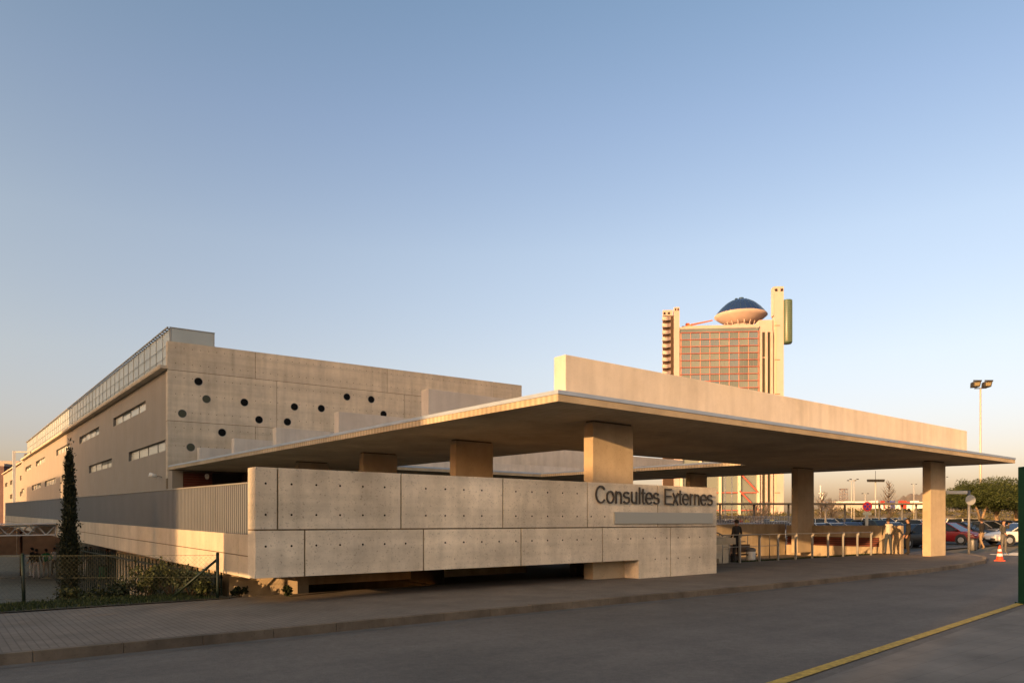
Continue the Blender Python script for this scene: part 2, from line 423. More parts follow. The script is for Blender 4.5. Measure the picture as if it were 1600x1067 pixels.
mb = MB(); sdv = Vector((-dirn.y, dirn.x, 0))*.075
zz = Vector((0,0,.012))
mb.quad(p0-sdv+zz, p1-sdv+zz, p1+sdv+zz, p0+sdv+zz); struct('yellow_line', mb, YEL)
# main pavement
kerbline = [(-62,10.68),(0,10.72),(8,10.72),(16,10.55),(25.3,10.62),(30,10.95),(34.1,11.6),(37.2,12.6),(39.6,14.0),(41.2,15.8),(42,18),(42,46)]
inner = [(37.3,46),(37.3,17.45),(24.3,17.45),(24.3,19.7),(19.2,19.7),(19.2,15.7),(4.9,15.7),(4.9,15.55),(-62,15.5)]
mb = MB(); mb.prism([(x+ (0 if x<38 else -.12), y+(.15 if x<39 else .05)) for x,y in kerbline]+inner, RZ-.1, 0); struct('pavement', mb, PAVE)
mb = MB()
def offs(line, d):
    out = []
    for i in range(len(line)):
        a = Vector(line[max(i-1,0)]); b = Vector(line[min(i+1,len(line)-1)]); t = (b-a).normalized(); n_ = Vector((-t.y, t.x))
        out.append(Vector(line[i])+n_*d)
    return out
# resample kerb into stones
pts = []
for i in range(len(kerbline)-1):
    a = Vector(kerbline[i]); b = Vector(kerbline[i+1]); k = max(1, round((b-a).length/1.0))
    for j in range(k): pts.append(a+(b-a)*j/k)
pts.append(Vector(kerbline[-1]))
o_in = offs([tuple(p) for p in pts], .17)
for i in range(len(pts)-1):
    a, b = pts[i], pts[i+1]; c, d = o_in[i+1], o_in[i]; g = (b-a).normalized()*.003; dz = R_.uniform(-.004,.004)+.006
    vv = [a+g,b-g,c-g,d+g]
    top = [Vector((p.x,p.y,dz)) for p in vv]
    nrm = (d-a).normalized()*.02
    top[0] += Vector((nrm.x,nrm.y,0)); top[1] += Vector((nrm.x,nrm.y,0))
    mb.hexa([Vector((p.x,p.y,RZ-.1)) for p in vv]+top)
struct('kerb', mb, KERB, bevel=.006)
mb = MB()                                # lighter gutter band beside the kerb
g0 = offs([tuple(p) for p in pts], -.02); g1 = offs([tuple(p) for p in pts], -.24)
for i in range(len(pts)-1):
    mb.quad((*g1[i],RZ+.004),(*g1[i+1],RZ+.004),(*g0[i+1],RZ+.004),(*g0[i],RZ+.004))
struct('gutter', mb, simple('gutter_concrete', (.10,.092,.083), .9, noise=.25, nscale=3))
mb = MB()
xs = [42.15,46,60,88,140]; ys = [18,46,150]
for i in range(4):
    for j in range(2):
        mb.quad((xs[i],ys[j],pz(xs[i])),(xs[i+1],ys[j],pz(xs[i+1])),(xs[i+1],ys[j+1],pz(xs[i+1])),(xs[i],ys[j+1],pz(xs[i])))
struct('parking_lot', mb, PARK)
mb = MB()
for k in range(5):
    x = 43.4+k*1.0; mb.box(x, x+.5, 11.0, 14.6, RZ, RZ+.008)
struct('crossing_stripes', mb, WHT)

# ------------------------------------------------------------------ front wall with the sign
WY = 13.87; WX0, WX1 = 4.82, 19.05; WZT = 2.625; WZM = 1.43; WZB = .52; WXG = 15.5
fw = thing('boundary_wall', 'long cast concrete boundary wall in the foreground carrying the lettering', 'wall', (WX0, WY, 0))
mb = MB()
mb.box(WX0+.004, WX1-.004, WY+.03, WY+.41, WZB+.004, WZT-.02, 0)
mb.box(WXG+.004, WX1-.004, WY+.03, WY+1.9, -.1, WZB, 0)
mb.build('wall_core', JOINT, fw)
g = .019
ux = [on_y(p, 800, WY).x for p in (434,626.8,785.8,918,1027.6)]
lx = [on_y(p, 830, WY).x for p in (476.3,662,814.3,941.5,1047.8)]
mb = MB()
e = [WX0]+ux+[WX1]
for i in range(len(e)-1):
    mb.box(e[i]+(g if i else 0), e[i+1]-(g if i < len(e)-2 else 0), WY, WY+.415, WZM+g, WZT)
e = [WX0]+lx+[WX1]
for i in range(len(e)-1):
    x0 = e[i]+(g if i else 0); x1 = e[i+1]-(g if i < len(e)-2 else 0)
    if x1 <= WXG: mb.box(x0, x1, WY, WY+.415, WZB, WZM-g*.6)
    elif x0 < WXG:
        mb.box(x0, WXG-.002, WY, WY+.415, WZB, WZM-g*.6); mb.box(WXG, x1, WY, WY+1.9, -.1, WZM-g*.6)
    else: mb.box(x0, x1, WY, WY+1.9, -.1, WZM-g*.6)
# tie holes: dark sockets
h0 = on_y(415, 755, WY).x; dx = .508
def holes(z, xa, xb, skip=()):
    k = 0
    x = h0
    while x < xb:
        if x >= xa and not any(abs(x-s) < .12 for s in skip):
            mb.ring((x,WY-.0015,z),(1,0,0),(0,0,1), .0, .022, .003, n=10, m=1)
        x += dx
holes(2.318, 4.9, 13.5, ux); holes(1.725, 4.9, 14.5, ux); holes(1.12, 4.9, 18.7, lx); holes(.52, 15.9, 18.7, lx)
mb.build('concrete_panels', [CONC, HOLE], fw, bevel=.006)

# ------------------------------------------------------------------ lettering
ST = 76.0                     # stroke width, units of 1/1000 em; cap 718, x-height 523
def arc(cx, cy, rx, ry, a0, a1, n=22):
    return [(cx+rx*math.cos(rad(a0+(a1-a0)*i/n)), cy+ry*math.sin(rad(a0+(a1-a0)*i/n))) for i in range(n+1)]
H2 = ST/2
def g_o(): return 556, [arc(278,262,220-0,231,0,360,40)]
def g_n(): return 556, [[(112,0),(112,523)], [(112,300)]+arc(278,312,166,168,170,0,18)+[(444,0)]]
def g_u(): return 556, [[(444,0),(444,523)], [(112,523)]+arc(278,205,166,162,180,350,18)]
def g_l(): return 238, [[(111,0),(111,718)]]
def g_t(): return 278, [[(118,660),(118,150)]+arc(198,118,80,82,180,270,10)+[(256,38)], [(14,480),(256,480)]]
def g_e(): return 556, [[(62,262)]+[(497,262)]+arc(278,262,219,231,2,318,34)]
def g_s(): return 500, [arc(248,385,165,100,22,180,14)[0:]+arc(262,352,178,75,190,262,8)+arc(250,205,190,70,82,20,8)+arc(250,140,190,105,10,-165,18)]
def g_C(): return 722, [arc(382,359,300,334,38,322,40)]
def g_E(): return 667, [[(136,0),(136,718)], [(136,678),(620,678)], [(136,372),(590,372)], [(136,40),(628,40)]]
def g_x(): return 500, [[(58,523),(442,0)], [(442,523),(58,0)]]
def g_r(): return 350, [[(112,0),(112,523)], [(112,290)]+arc(270,290,158,186,175,92,12)+[(296,474)]]
GL = dict(o=g_o,n=g_n,u=g_u,l=g_l,t=g_t,e=g_e,s=g_s,C=g_C,E=g_E,x=g_x,r=g_r)
TXT = 'Consultes Externes'
TX0, TX1 = on_y(928.5,770,WY).x, on_y(1111,770,WY).x
wtot = sum(GL[c]()[0] if c != ' ' else 278 for c in TXT)-80
sx = (TX1-TX0)/wtot; szv = .47/718; BASE = 2.075
ls = thing('sign_lettering', 'dark raised lettering reading Consultes Externes along the top of the concrete wall', 'sign', (TX0, WY-.05, BASE))
pen = -35
for ch in TXT:
    if ch == ' ': pen += 278; continue
    adv, strokes = GL[ch](); mb = MB()
    for si, st_ in enumerate(strokes):
        P2 = [Vector(p) for p in st_]; closed = (P2[0]-P2[-1]).length < 2
        if closed: P2 = P2[:-1]
        n = len(P2); lft, rgt = [], []
        for i in range(n):
            a = P2[i-1] if (i or closed) else P2[i]; b = P2[(i+1)%n] if (i < n-1 or closed) else P2[i]
            t1 = (P2[i]-a); t2 = (b-P2[i]); t1 = t1.normalized() if t1.length else t2.normalized(); t2 = t2.normalized() if t2.length else t1
            tt = (t1+t2).normalized() if (t1+t2).length > .3 else t1; nn2 = Vector((-tt.y, tt.x)); k = min(1.8, 1/max(.4, nn2.dot(Vector((-t1.y,t1.x)))))
            hw_ = H2*(.86+.14*abs(tt.y))
            lft.append(P2[i]+nn2*hw_*k); rgt.append(P2[i]-nn2*hw_*k)
        d0, d1 = .02+.0012*si, -.012-.0012*si
        tr = lambda p, d: ((pen+p.x)*sx, d, p.y*szv)
        vs = [tr(p,d1) for p in lft]+[tr(p,d1) for p in rgt]+[tr(p,d0) for p in lft]+[tr(p,d0) for p in rgt]
        fs = []
        for i in range(n if closed else n-1):
            j = (i+1)%n
            fs += [(i,j,n+j,n+i),(2*n+i,3*n+i,3*n+j,2*n+j),(i,2*n+i,2*n+j,j),(n+i,n+j,3*n+j,3*n+i)]
        if not closed: fs += [(0,n,3*n,2*n),(n-1,3*n-1,4*n-1,2*n-1)]
        mb.add(vs, fs)
    pen += adv
    mb.build('letter', LETTER, ls, world=False)
mb = MB(); X0 = on_y(958.7,800,WY).x; X1 = on_y(1112,800,WY).x
mb.box(X0, X1, WY-.04, WY-.008, 1.53, 1.85)
for x in (X0+.3, (X0+X1)/2, X1-.3): mb.box(x-.05, x+.05, WY-.008, WY+.01, 1.6, 1.78)
tag(mb.build('blank_sign', PLATE, bevel=.004), 'long blank pale grey metal plate fixed below the lettering on the wall', 'sign plate')

# ------------------------------------------------------------------ canopy
CX0, CX1, CY0, CY1 = 11.3, 40.5, 12.55, 47.6
HX0, HX1, HY0, HY1 = 19.9, 32.3, 21.7, 37.6
def zu(y): return 4.35 + .0096*(y-CY0)       # soffit height
TH1, TH2 = .165, .26
cn = thing('entrance_canopy', 'thin flat concrete canopy on blade columns sheltering the entrance', 'canopy', (15, 14.5, 0))
def ring_slab(mb, z0, z1, grow=0.0, m=0):
    ox0,ox1,oy0,oy1 = CX0-grow, CX1+grow, CY0-grow, CY1
    ix0,ix1,iy0,iy1 = HX0+grow, HX1-grow, HY0+grow, HY1-grow
    # split in sub-strips so each wing is real geometry
    O = [(ox0,oy0),(ox1,oy0),(ox1,oy1),(ox0,oy1)]; I = [(ix0,iy0),(ix1,iy0),(ix1,iy1),(ix0,iy1)]
    for k in range(4):
        a,b,c,d = O[k],O[(k+1)%4],I[(k+1)%4],I[k]
        mb.quad(*[(p[0],p[1],zu(p[1])+z1) for p in (a,b,c,d)], m); mb.quad(*[(p[0],p[1],zu(p[1])+z0) for p in (d,c,b,a)], m)
        mb.quad((*a,zu(a[1])+z0),(*b,zu(b[1])+z0),(*b,zu(b[1])+z1),(*a,zu(a[1])+z1), m)
        mb.quad((*c,zu(c[1])+z0),(*d,zu(d[1])+z0),(*d,zu(d[1])+z1),(*c,zu(c[1])+z1), m)
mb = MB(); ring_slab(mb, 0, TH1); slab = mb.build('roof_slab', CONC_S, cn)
mb = MB(); ring_slab(mb, TH1+.002, TH2, .018); mb.build('metal_flashing', FLASH, slab)
UX0 = 12.77
ups = [(13.9,38.5,5.865),(20.5,18.9,5.92),(27.2,18.9,5.96),(33.95,18.9,6.0),(40.0,18.9,6.03),(46.5,18.9,6.05)]
for i,(y,x1,zt) in enumerate(ups):
    mb = MB(); mb.box(UX0, x1, y, y+.45, zu(y)+TH2+.003, zt)
    mb.build('upstand_beam', CONC_U, cn, bevel=.012)
for (y,z1,x0,x1) in ((38.6,5.42,20.6,40.4),(40.6,7.2,19.4,40.4)):
    mb = MB(); mb.box(x0, x1, y, y+.45, zu(y)+TH2+.003, z1); mb.build('upstand_beam', CONC_U, cn, bevel=.012)
mb = MB(); mb.box(40.41, 51.0, 40.6, 41.05, 5.5, 6.85); mb.build('upstand_beam', CONC_U, cn, bevel=.012)
def column(x0, y):
    mb = MB(); zt = zu(y)
    mb.box(x0, x0+1.62, y, y+.36, -.05, zt-.05); mb.box(x0+.04, x0+1.58, y+.04, y+.32, zt-.06, zt+.01, 1)
    mb.build('column', [CONC_C, JOINT], cn, bevel=.012)
for y in (14.4,21.1,28.0,35.0,42.0): column(14.24, y)
for y in (14.4,20.95,27.9,35.0,42.0): column(35.75, y)
for x in (22,29): column(x, 42)

# raised entrance deck behind the wall with stairs at its right end
dk = thing('entrance_deck', 'raised concrete entrance deck behind the long wall with a flight of steps', 'deck', (15, 16, 0))
mb = MB(); mb.box(5.22, 20.7, 15.9, 47.5, .85, 1.06); mb.box(5.3, 20.7, WY+.45, 15.9, .85, 1.06); mb.build('deck_slab', CONC_S, dk)
mb = MB(); mb.box(6.47, WXG, 18.8, 19.1, -.1, .84); mb.box(6.47, 6.75, 15.95, 18.79, -.1, .84); mb.prism([(5.30,16.95),(6.45,15.85),(6.45,16.15),(5.5,17.1)], -.1, .84); mb.box(15.51,20.7,16.4,16.7,-.1,.84)
mb.box(5.36, 5.7, 16.95, 30, -1.6, .84); mb.build('support_wall', CONC_P, dk)
mb = MB()
for k in range(6): mb.box(20.7+.55*k, 24.05, 16.95, 19.6, .175*(5-k), .175*(6-k)-.002)
mb.build('steps', CONC_B, dk, bevel=.01)
for y in (16.98,):
    mb = MB()
    top = lambda x: (max(0, 1.06*(24.05-x)/3.3)) + .95
    mb.tube([(20.7,y,2.0),(24.05,y,top(24.05))], .025)
    for x in (21.3,21.9,22.5,23.0,23.5,24.0): mb.tube([(x,y,top(x)-.95),(x,y,top(x))], .018, n=6)
    mb.build('stair_railing', FRAME, dk)
# front red entrance wall and dark doorway beneath the canopy
ew = thing('red_entrance_wall', 'dark recessed entrance front with red slats under the far end of the canopy', 'entrance', (14, 46.8, 1))
mb = MB(); mb.box(11.9, 36.5, 46.9, 47.1, 1.06, 4.6); mb.build('back_wall', BROWNP, ew)
mb = MB()
for k in range(22): mb.box(11.95, 13.6, 46.80, 46.895, 1.2+.15*k, 1.2+.15*k+.11)
mb.build('red_slats', REDSLAT, ew)
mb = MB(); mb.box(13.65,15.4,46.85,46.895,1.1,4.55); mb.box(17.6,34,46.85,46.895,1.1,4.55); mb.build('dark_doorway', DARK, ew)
mb = MB(); mb.box(15.45,17.5,46.3,46.88,1.06,4.6); mb.build('brown_panel', BROWNP, ew)

# ------------------------------------------------------------------ ramp with sheet metal balustrade
RX = 4.86
def rzz(y): return .0125*(y-14.3)
rp = thing('ramp', 'long concrete ramp running back beside the school yard with corrugated balustrade', 'ramp', (RX, 15, 0))
Y0, Y1 = WY+.42, 73.0
def sl(mb, x0, x1, y0, y1, z0, z1, m=0):
    a, b = rzz(y0), rzz(y1)
    mb.hexa([(x0,y0,z0+a),(x1,y0,z0+a),(x1,y1,z0+b),(x0,y1,z0+b),(x0,y0,z1+a),(x1,y0,z1+a),(x1,y1,z1+b),(x0,y1,z1+b)], m)
mb = MB(); sl(mb, RX+.008, RX+.35, Y0, Y1, .50, 1.32, 1)
yy = Y0; 
edges = [Y0, 14.98, 27, 39, 51, 63, Y1]
for i in range(len(edges)-1):
    sl(mb, RX, RX+.36, edges[i]+.008, edges[i+1]-.008, .925, 1.33); sl(mb, RX, RX+.36, edges[i]+.008, edges[i+1]-.008, .49, .905)
mb.build('beam', [CONC_B, JOINT], rp, bevel=.006)
mb = MB(); sl(mb, 5.23, 11.3, 48, Y1, .9, 1.1); mb.build('ramp_slab', CONC_S, rp)
mb = MB()
y = Y0+.02; k = 0
step = .0625
while y < Y1-step:
    d0 = (.0, .035)[(k//1) % 2]; d1 = d0
    sl(mb, RX+.02+d0, RX+.026+d0, y, y+step, 1.335, 2.33)
    if True:
        sl(mb, RX+.02, RX+.061, y+step-.003, y+step+.003, 1.335, 2.33)
    y += step; k += 1
mb.build('sheet_balustrade', SHEET, rp)
mb = MB(); sl(mb, RX+.005, RX+.085, Y0+.01, Y1, 2.332, 2.36)
y = Y0+.3
while y < Y1: sl(mb, RX+.068, RX+.11, y, y+.05, 1.33, 2.33); y += 1.5
mb.build('balustrade_rail', STEEL, rp)

# ------------------------------------------------------------------ main building
BX = 11.35; BY = 47.8; BY2 = 134.0
bld = thing('clinic_building', 'long grey building with a pale concrete end pierced by round windows', 'building', (BX, BY, 0))
FU = Vector((math.cos(rad(-4.3)), math.sin(rad(-4.3)), 0)); FN = Vector((FU.y, -FU.x, 0))    # facade direction, outward normal
FO = Vector((11.3, BY, 0)); FL = 26.1; FT = 12.5
def fac(s_, z, d=0.0): return FO + FU*s_ + FN*d + Vector((0,0,z))
def fac_px(px, py):
    a, b = ray(px)
    # intersect ray with facade line
    # a t = FO.x + FU.x s ; b t = FO.y + FU.y s
    det = a*(-FU.y) + FU.x*b
    t = (FO.x*(-FU.y) + FU.x*FO.y)/det; s_ = (a*FO.y - b*FO.x)/det
    s_ = (a*t-FO.x)/FU.x
    return s_, EYE + (HZ-py)*t/F
zj = [fac_px(261.6,577)[1], fac_px(261.6,656.6)[1]]
mb = MB()
def fbox(s0, s1, z0, z1, d0, d1, m=0, target=None):
    p = [fac(s0,z0,d1),fac(s1,z0,d1),fac(s1,z0,d0),fac(s0,z0,d0)]; q = [v+Vector((0,0,z1-z0)) for v in p]
    (target or mb).hexa(p+q, m)
fbox(.004, FL-.004, .0, FT-.02, -.6, -.02, 1)
bands = [(zj[0]+.015, FT, [399,605,771.6]), (zj[1]+.015, zj[0]-.015, [432.5,631.5]), (4.2, zj[1]-.015, [399,605])]
for z0, z1, js in bands:
    e = [0]+[fac_px(p,600)[0] for p in js]+[FL]
    for i in range(len(e)-1): fbox(e[i]+(.015 if i else 0), e[i+1]-(.015 if i < len(e)-2 else 0), z0, z1, -.6, 0)
rw = [(310,596,1),(322.6,623.4,2),(284.8,646,2),(381.8,628.6,1),(404.7,655.6,1),(347,675.6,1),(298,698.6,2),(460,635.5,1),(449,659,1),(502,638,1),(542,620,1),(580,624,1),(599.2,647,1)]
rws = [(*fac_px(p,q),g_) for p,q,g_ in rw]
for z in (12.15, 11.2, 10.35, 9.35, 8.25, 7.3, 6.2, 5.0):
    s_ = .45
    while s_ < FL-.2:
        if not any((s_-a)**2+(z-b)**2 < .12 for a,b,_ in rws):
            c = fac(s_, z, .0015); mb.disc(c, FU, (0,0,1), .024, n=8, m=2)
        s_ += .475
mb.build('end_facade', [CONC_F, JOINT, HOLE], bld)
for s_, z, g_ in rws:
    mb = MB(); mb.ring(fac(s_,z,.0)+Vector((0,0,0)), FU, (0,0,1), .225, .25, .012, n=28); fr = mb.build('round_window', FRAME, bld)
    # outward = FN ; u x v = FU x Z = (FU.y,-FU.x) = FN
    mb = MB(); mb.disc(fac(s_,z,.004), FU, (0,0,1), .226, n=28); mb.build('pane', GLASSD if g_ == 1 else GLASSG, fr)
# side wall with strip windows
def yx(px): a, b = ray(px); return BX/a*b
wins = []
for pa, pb in ((227.5,177),(154.7,124),(109,88),(70,56),(49,39.5)): wins.append((yx(pa), yx(pb), 9.02, 9.68))
for pa, pb in ((258.5,201),(174.5,139),(110,96),(87,70),(64,50),(38,33.5)): wins.append((yx(pa), yx(pb), 5.93, 6.6))
for pa, pb in ((256,186),(166,138),(112,98),(80,62)): wins.append((yx(pa), yx(pb), 2.7, 3.38))
mb = MB()
hl = [(a-BY+.0, b-BY, c, d) for a,b,c,d in wins]
holed_wall(mb, (BX,BY+.45,0), (0,1,0), (0,0,1), (-1,0,0), BY2-BY-.45, 10.82, [(a-.45,b-.45,c,d) for a,b,c,d in hl], .2, 0, 1)
mb.box(BX, 37.0, BY2-.1, BY2, 0, 11.9); mb.box(BX+.5, 37.0, BY+.6, BY2-.1, 10.9, 11.5)
mb.box(BX+.01, BX+.3, BY+.02, BY+.45, 0, 10.82)
mb.quad((BX,BY,YZ-.2),(BX,BY2,YZ-.2),(BX,BY2,0),(BX,BY,0)); mb.quad((11.1,17,YZ-.2),(11.1,BY2,YZ-.2),(11.1,BY2,.9),(11.1,17,.9),2)
mb.box(36.5,37,BY,BY2,0,11.5); mb.box(11.32,11.92,46.78,47.78,0,4.6)
mb.build('side_wall', [GREYW, FRAME, concrete('shaded_basement', (.09,.085,.065), blotch=.25, streak=.3, pits=.1)], bld)  # basement concrete darkened to paint in the shade under the deck
for a, b, c, d in wins:
    mb = MB(); x = BX+.17
    mb.box(x, x+.05, a, b, c, c+.05); mb.box(x, x+.05, a, b, d-.05, d)
    n = max(3, round((b-a)/2.7))
    for k in range(n+1):
        y = a+(b-a)*k/n; mb.box(x-.01, x+.055, max(a, y-.025), min(b, y+.025), c, d)
    fr = mb.build('strip_window', FRAME, bld)
    mb = MB()
    for k in range(n):
        ya, yb = a+(b-a)*k/n+.02, a+(b-a)*(k+1)/n-.02; zb_ = d-.02-(d-c)*R_.choice((0,0,0,.25,.4))
        mb.box(x+.02, x+.03, ya, yb, c+.02, zb_, R_.choice((0,0,1)))
        if zb_ < d-.03: mb.box(x+.02, x+.03, ya, yb, zb_, d-.02, 2)
    mb.build('pane', [BLIND, BLIND2, GLASSG], fr)
mb = MB(); mb.box(BX-.42, BX+.6, BY+.05, BY2+.5, 10.83, 11.02); mb.box(BX-.44,BX-.42,BY+.05,BY2+.5,10.9,11.06); mb.build('roof_ledge', CONC_B, bld, bevel=.01)
# glazed rooftop gallery
gx0, gx1 = 11.55, 14.0
mb = MB(); mb.box(gx0, gx0+.03, BY+.5, BY2-2, 11.05, 13.38); fbox(.28, 2.75, 12.5, 13.42, -.45, -.40)
mb.build('gallery_glazing', GALL, bld)
mb = MB()
y = BY+.5
while y < BY2-2: mb.box(gx0-.03, gx0, y-.012, y+.012, 11.05, 13.38); y += 1.7
for z in (11.75, 12.45): mb.box(gx0-.075, gx0-.05, BY+.5, BY2-2, z-.012, z+.012)
y = BY+.5
while y < BY2-2: mb.box(gx0-.16, gx0+.5, y, y+.22, 13.36, 13.40); y += .6
mb.box(gx0-.18, gx0-.10, BY+.4, BY2-2, 13.40, 13.46); fbox(.18, 2.8, 13.42, 13.46, -.5, -.36); fbox(2.72,2.78,12.5,13.42,-.5,-.39); fbox(.2,.26,12.5,13.42,-.5,-.39)
mb.build('gallery_frame', STEEL, bld)
mb = MB(); mb.box(gx0+.06, gx1, BY+.6, BY2-2, 13.25, 13.36); mb.build('gallery_roof', FLASH, bld)
# low extension far behind
mb = MB()
ex = thing('far_wing', 'sunlit far wing beyond the long grey building, seen behind the white pole', 'building', (12.3, BY2+1, 0))
hl2 = [(12,18,5.9,6.7),(12,18,8.6,9.4),(30,38,5.9,6.7),(30,38,8.6,9.4),(44,50,8.6,9.4)]
holed_wall(mb, (12.3,BY2+.6,0), (0,1,0), (0,0,1), (-1,0,0), 54, 11.4, hl2, .25, 0, 0)
mb.box(12.3, 30, BY2+.6, BY2+54.6, 11.3, 11.4); mb.quad((12.3,BY2+54.6,0),(30,BY2+54.6,0),(30,BY2+54.6,11.3),(12.3,BY2+54.6,11.3))
mb.build('wall', GREYW, ex)
mb = MB(); mb.box(12.0,13,BY2+.6,BY2+54.8,11.42,11.6); mb.build('roof_ledge', CONC_B, ex)
for a,b,c,d in hl2:
    mb = MB(); mb.box(12.52,12.55,BY2+.6+a,BY2+.6+b,c,d); mb.build('window', GLASSG, ex)

def wall_lamp(loc, nrm, label):
    t = thing('wall_lamp', label, 'lamp', loc); n_ = Vector(nrm)
    mb = MB(); p = Vector(loc); mb.tube([p, p+n_*.35+Vector((0,0,.06))], .025, n=6); mb.build('bracket', FRAME, t)
    mb = MB(); q = p+n_*.3; mb.tube([q+Vector((0,0,.02)), q+n_*.42+Vector((0,0,.13))], [.11,.13], n=10); mb.build('lamp_head', WHITEM, t)
wall_lamp(tuple(on_x(253,745,BX)), (-1,0,0), 'small white lamp on the grey side wall near its corner')
wall_lamp((13.3,46.75,4.2), (-.3,-1,0), 'white lamp hanging over the red slats under the canopy')

# ------------------------------------------------------------------ sunken garden at the right of the wall: walls, railing
pw = thing('patio_wall', 'low board-marked concrete wall around the sunken patio under the canopy', 'wall', (36.6, 20, 0))
mb = MB()
e = [20.9,24.6,28.5,32.2,37.15]
for i in range(4): mb.box(e[i]+.006, e[i+1]-.006, 22.5, 22.8, -.4, 1.45)
mb.build('rear_wall', CONC_P, pw, bevel=.01)
mb = MB(); e = [16.35,17.6,19.3,21.0,22.49]
mb.box(37.2, 37.5, 16.35, 17.4, -.1, 1.38)
for i in range(4):
    a, b = max(e[i],17.41), e[i+1]-.008
    mb.box(37.2, 37.5, a, b, .78, 1.38); mb.box(37.2, 37.5, a, b, -.6, .31)
mb.build('end_wall', CONC_P, pw, bevel=.01)
mb = MB(); mb.box(37.36,37.46,17.45,22.48,.311,.779); mb.build('louvre_back', DARK, pw)
mb = MB()
for k in range(4): mb.box(37.28, 37.35, 17.45, 22.48, .325+.115*k, .325+.115*k+.085)
mb.build('maroon_louvre', REDSLAT, pw)
mb = MB(); mb.box(24.3,37.2,17.4,22.5,-.6,-.25); struct('patio_floor', mb, PAVE)
rl = thing('steel_railing', 'grey steel railing with flat posts along the edge of the sunken patio', 'railing', (24.4, 16.7, 0))
for k in range(9):
    x = 24.4+k*1.312; mb = MB()
    mb.box(x-.028, x+.028, 16.66, 16.74, -.02, 1.05); mb.box(x-.012, x+.012, 16.62, 16.67, .95, 1.08); mb.build('post', STEEL, rl, bevel=.006)
mb = MB(); mb.tube([(23.3,16.66,1.08),(34.95,16.66,1.08)], .018); mb.build('handrail', STEEL, rl)
mb = MB()
for z in (.62,): mb.tube([(23.3,16.7,z),(27.02,16.7,z)], .012, n=6)
for x in (23.3,23.75): mb.tube([(x,16.7,0),(x,16.7,1.08)], .02, n=6)
mb.build('lower_rail', STEEL, rl)
hr = thing('ramp_handrail', 'thin brown double handrail on the patio ramp against the concrete wall', 'railing', (27, 18.6, 0))
mb = MB()
mb.tube([(25.2,18.9,.86),(28.6,18.9,1.0),(29.9,18.9,1.02),(29.9,18.9,-.25)], .022); mb.tube([(25.2,18.9,.62),(28.0,18.9,.72)], .02)
mb.build('rails', FRAME, hr)
for x in (25.6,26.9,28.2):
    mb = MB(); mb.tube([(x,18.9,-.25),(x,18.9,.98 if x > 28 else .9)], .02, n=6); mb.build('post', FRAME, hr)
t = thing('litter_bin', 'pale rounded litter bin against the patio wall beside a brown bench', 'bin', tuple(at_depth(1173,31.5,-.25)))
mb = MB(); mb.lathe([(.0,.0),(.17,.0),(.19,.1),(.2,.6),(.18,.62),(.0,.62)], 16); mb.build('body', WHITEM, t, world=False)
mb = MB(); mb.lathe([(.205,.56),(.215,.58),(.215,.66),(.12,.72),(.0,.73)], 16); mb.build('lid', FRAME, t, world=False)
def bench(px_, D_, label):
    t = thing('bench', label, 'bench', tuple(at_depth(px_,D_,-.25)), 0, 'benches in the patio')
    mb = MB(); mb.box(-.7,.7,-.2,.2,.4,.46); mb.build('seat', BROWNP, t, world=False)
    mb = MB(); mb.box(-.7,.7,.16,.22,.5,.85); mb.build('backrest', BROWNP, t, world=False)
    for x in (-.6,.6):
        mb = MB(); mb.box(x-.04,x+.04,-.18,.2,0,.4); mb.build('leg', FRAME, t, world=False)
bench(1162, 31.5, 'dark brown bench in the shade beside the pale litter bin')
bench(1131, 31.6, 'dark brown bench with a seated person at the end of the long wall')

# ------------------------------------------------------------------ vegetation
def leaf(mb, p, s, rng, m=0, d=None, asp=.5):
    a = Vector((rng.gauss(0,1), rng.gauss(0,1), rng.gauss(0,1)))
    if d is not None: a = a*.5 + Vector(d)
    a.normalize(); b = a.cross(Vector((rng.gauss(0,1),rng.gauss(0,1),rng.gauss(0,1)))).normalized()
    a = a*s; b = b*s*asp; p = Vector(p)
    mb.add([p-b*.3, p+a*.5-b*.6, p+a, p+a*.5+b*.6], [(0,1,2,3)], m)
def grass_patch(name, poly_fn, n, hmin, hmax, seed, mat=None):
    rng = random.Random(seed); mb = MB()
    for i in range(n):
        x, y, z = poly_fn(rng); h = rng.uniform(hmin,hmax); t = rng.uniform(0,6.28); l = rng.uniform(0,.5)*h; w_ = .012
        dx, dy = math.cos(t), math.sin(t)
        mb.add([(x-dy*w_,y+dx*w_,z),(x+dy*w_,y-dx*w_,z),(x+dx*l,y+dy*l,z+h)], [(0,1,2)])
    return tag(mb.build(name, mat or GRASS), 'short dark green grass', 'grass', kind='stuff')
def bankz(y): return .02 if y < 17 else max(YZ-.05, .02-(y-17)*.5)
def verge(rng):
    x = rng.uniform(-1.2,4.6); y = rng.uniform(15.6,17.8); return x, y, bankz(y)-.01
o = grass_patch('verge_grass', verge, 11000, .03, .09, 3); o['label'] = 'dark green grass on the verge under the mesh fence'
def strip(rng):
    return rng.uniform(24.6,36.0), rng.uniform(16.9,17.42), -.005
o = grass_patch('strip_grass', strip, 9000, .015, .05, 4); o['label'] = 'narrow strip of dark grass behind the steel railing'

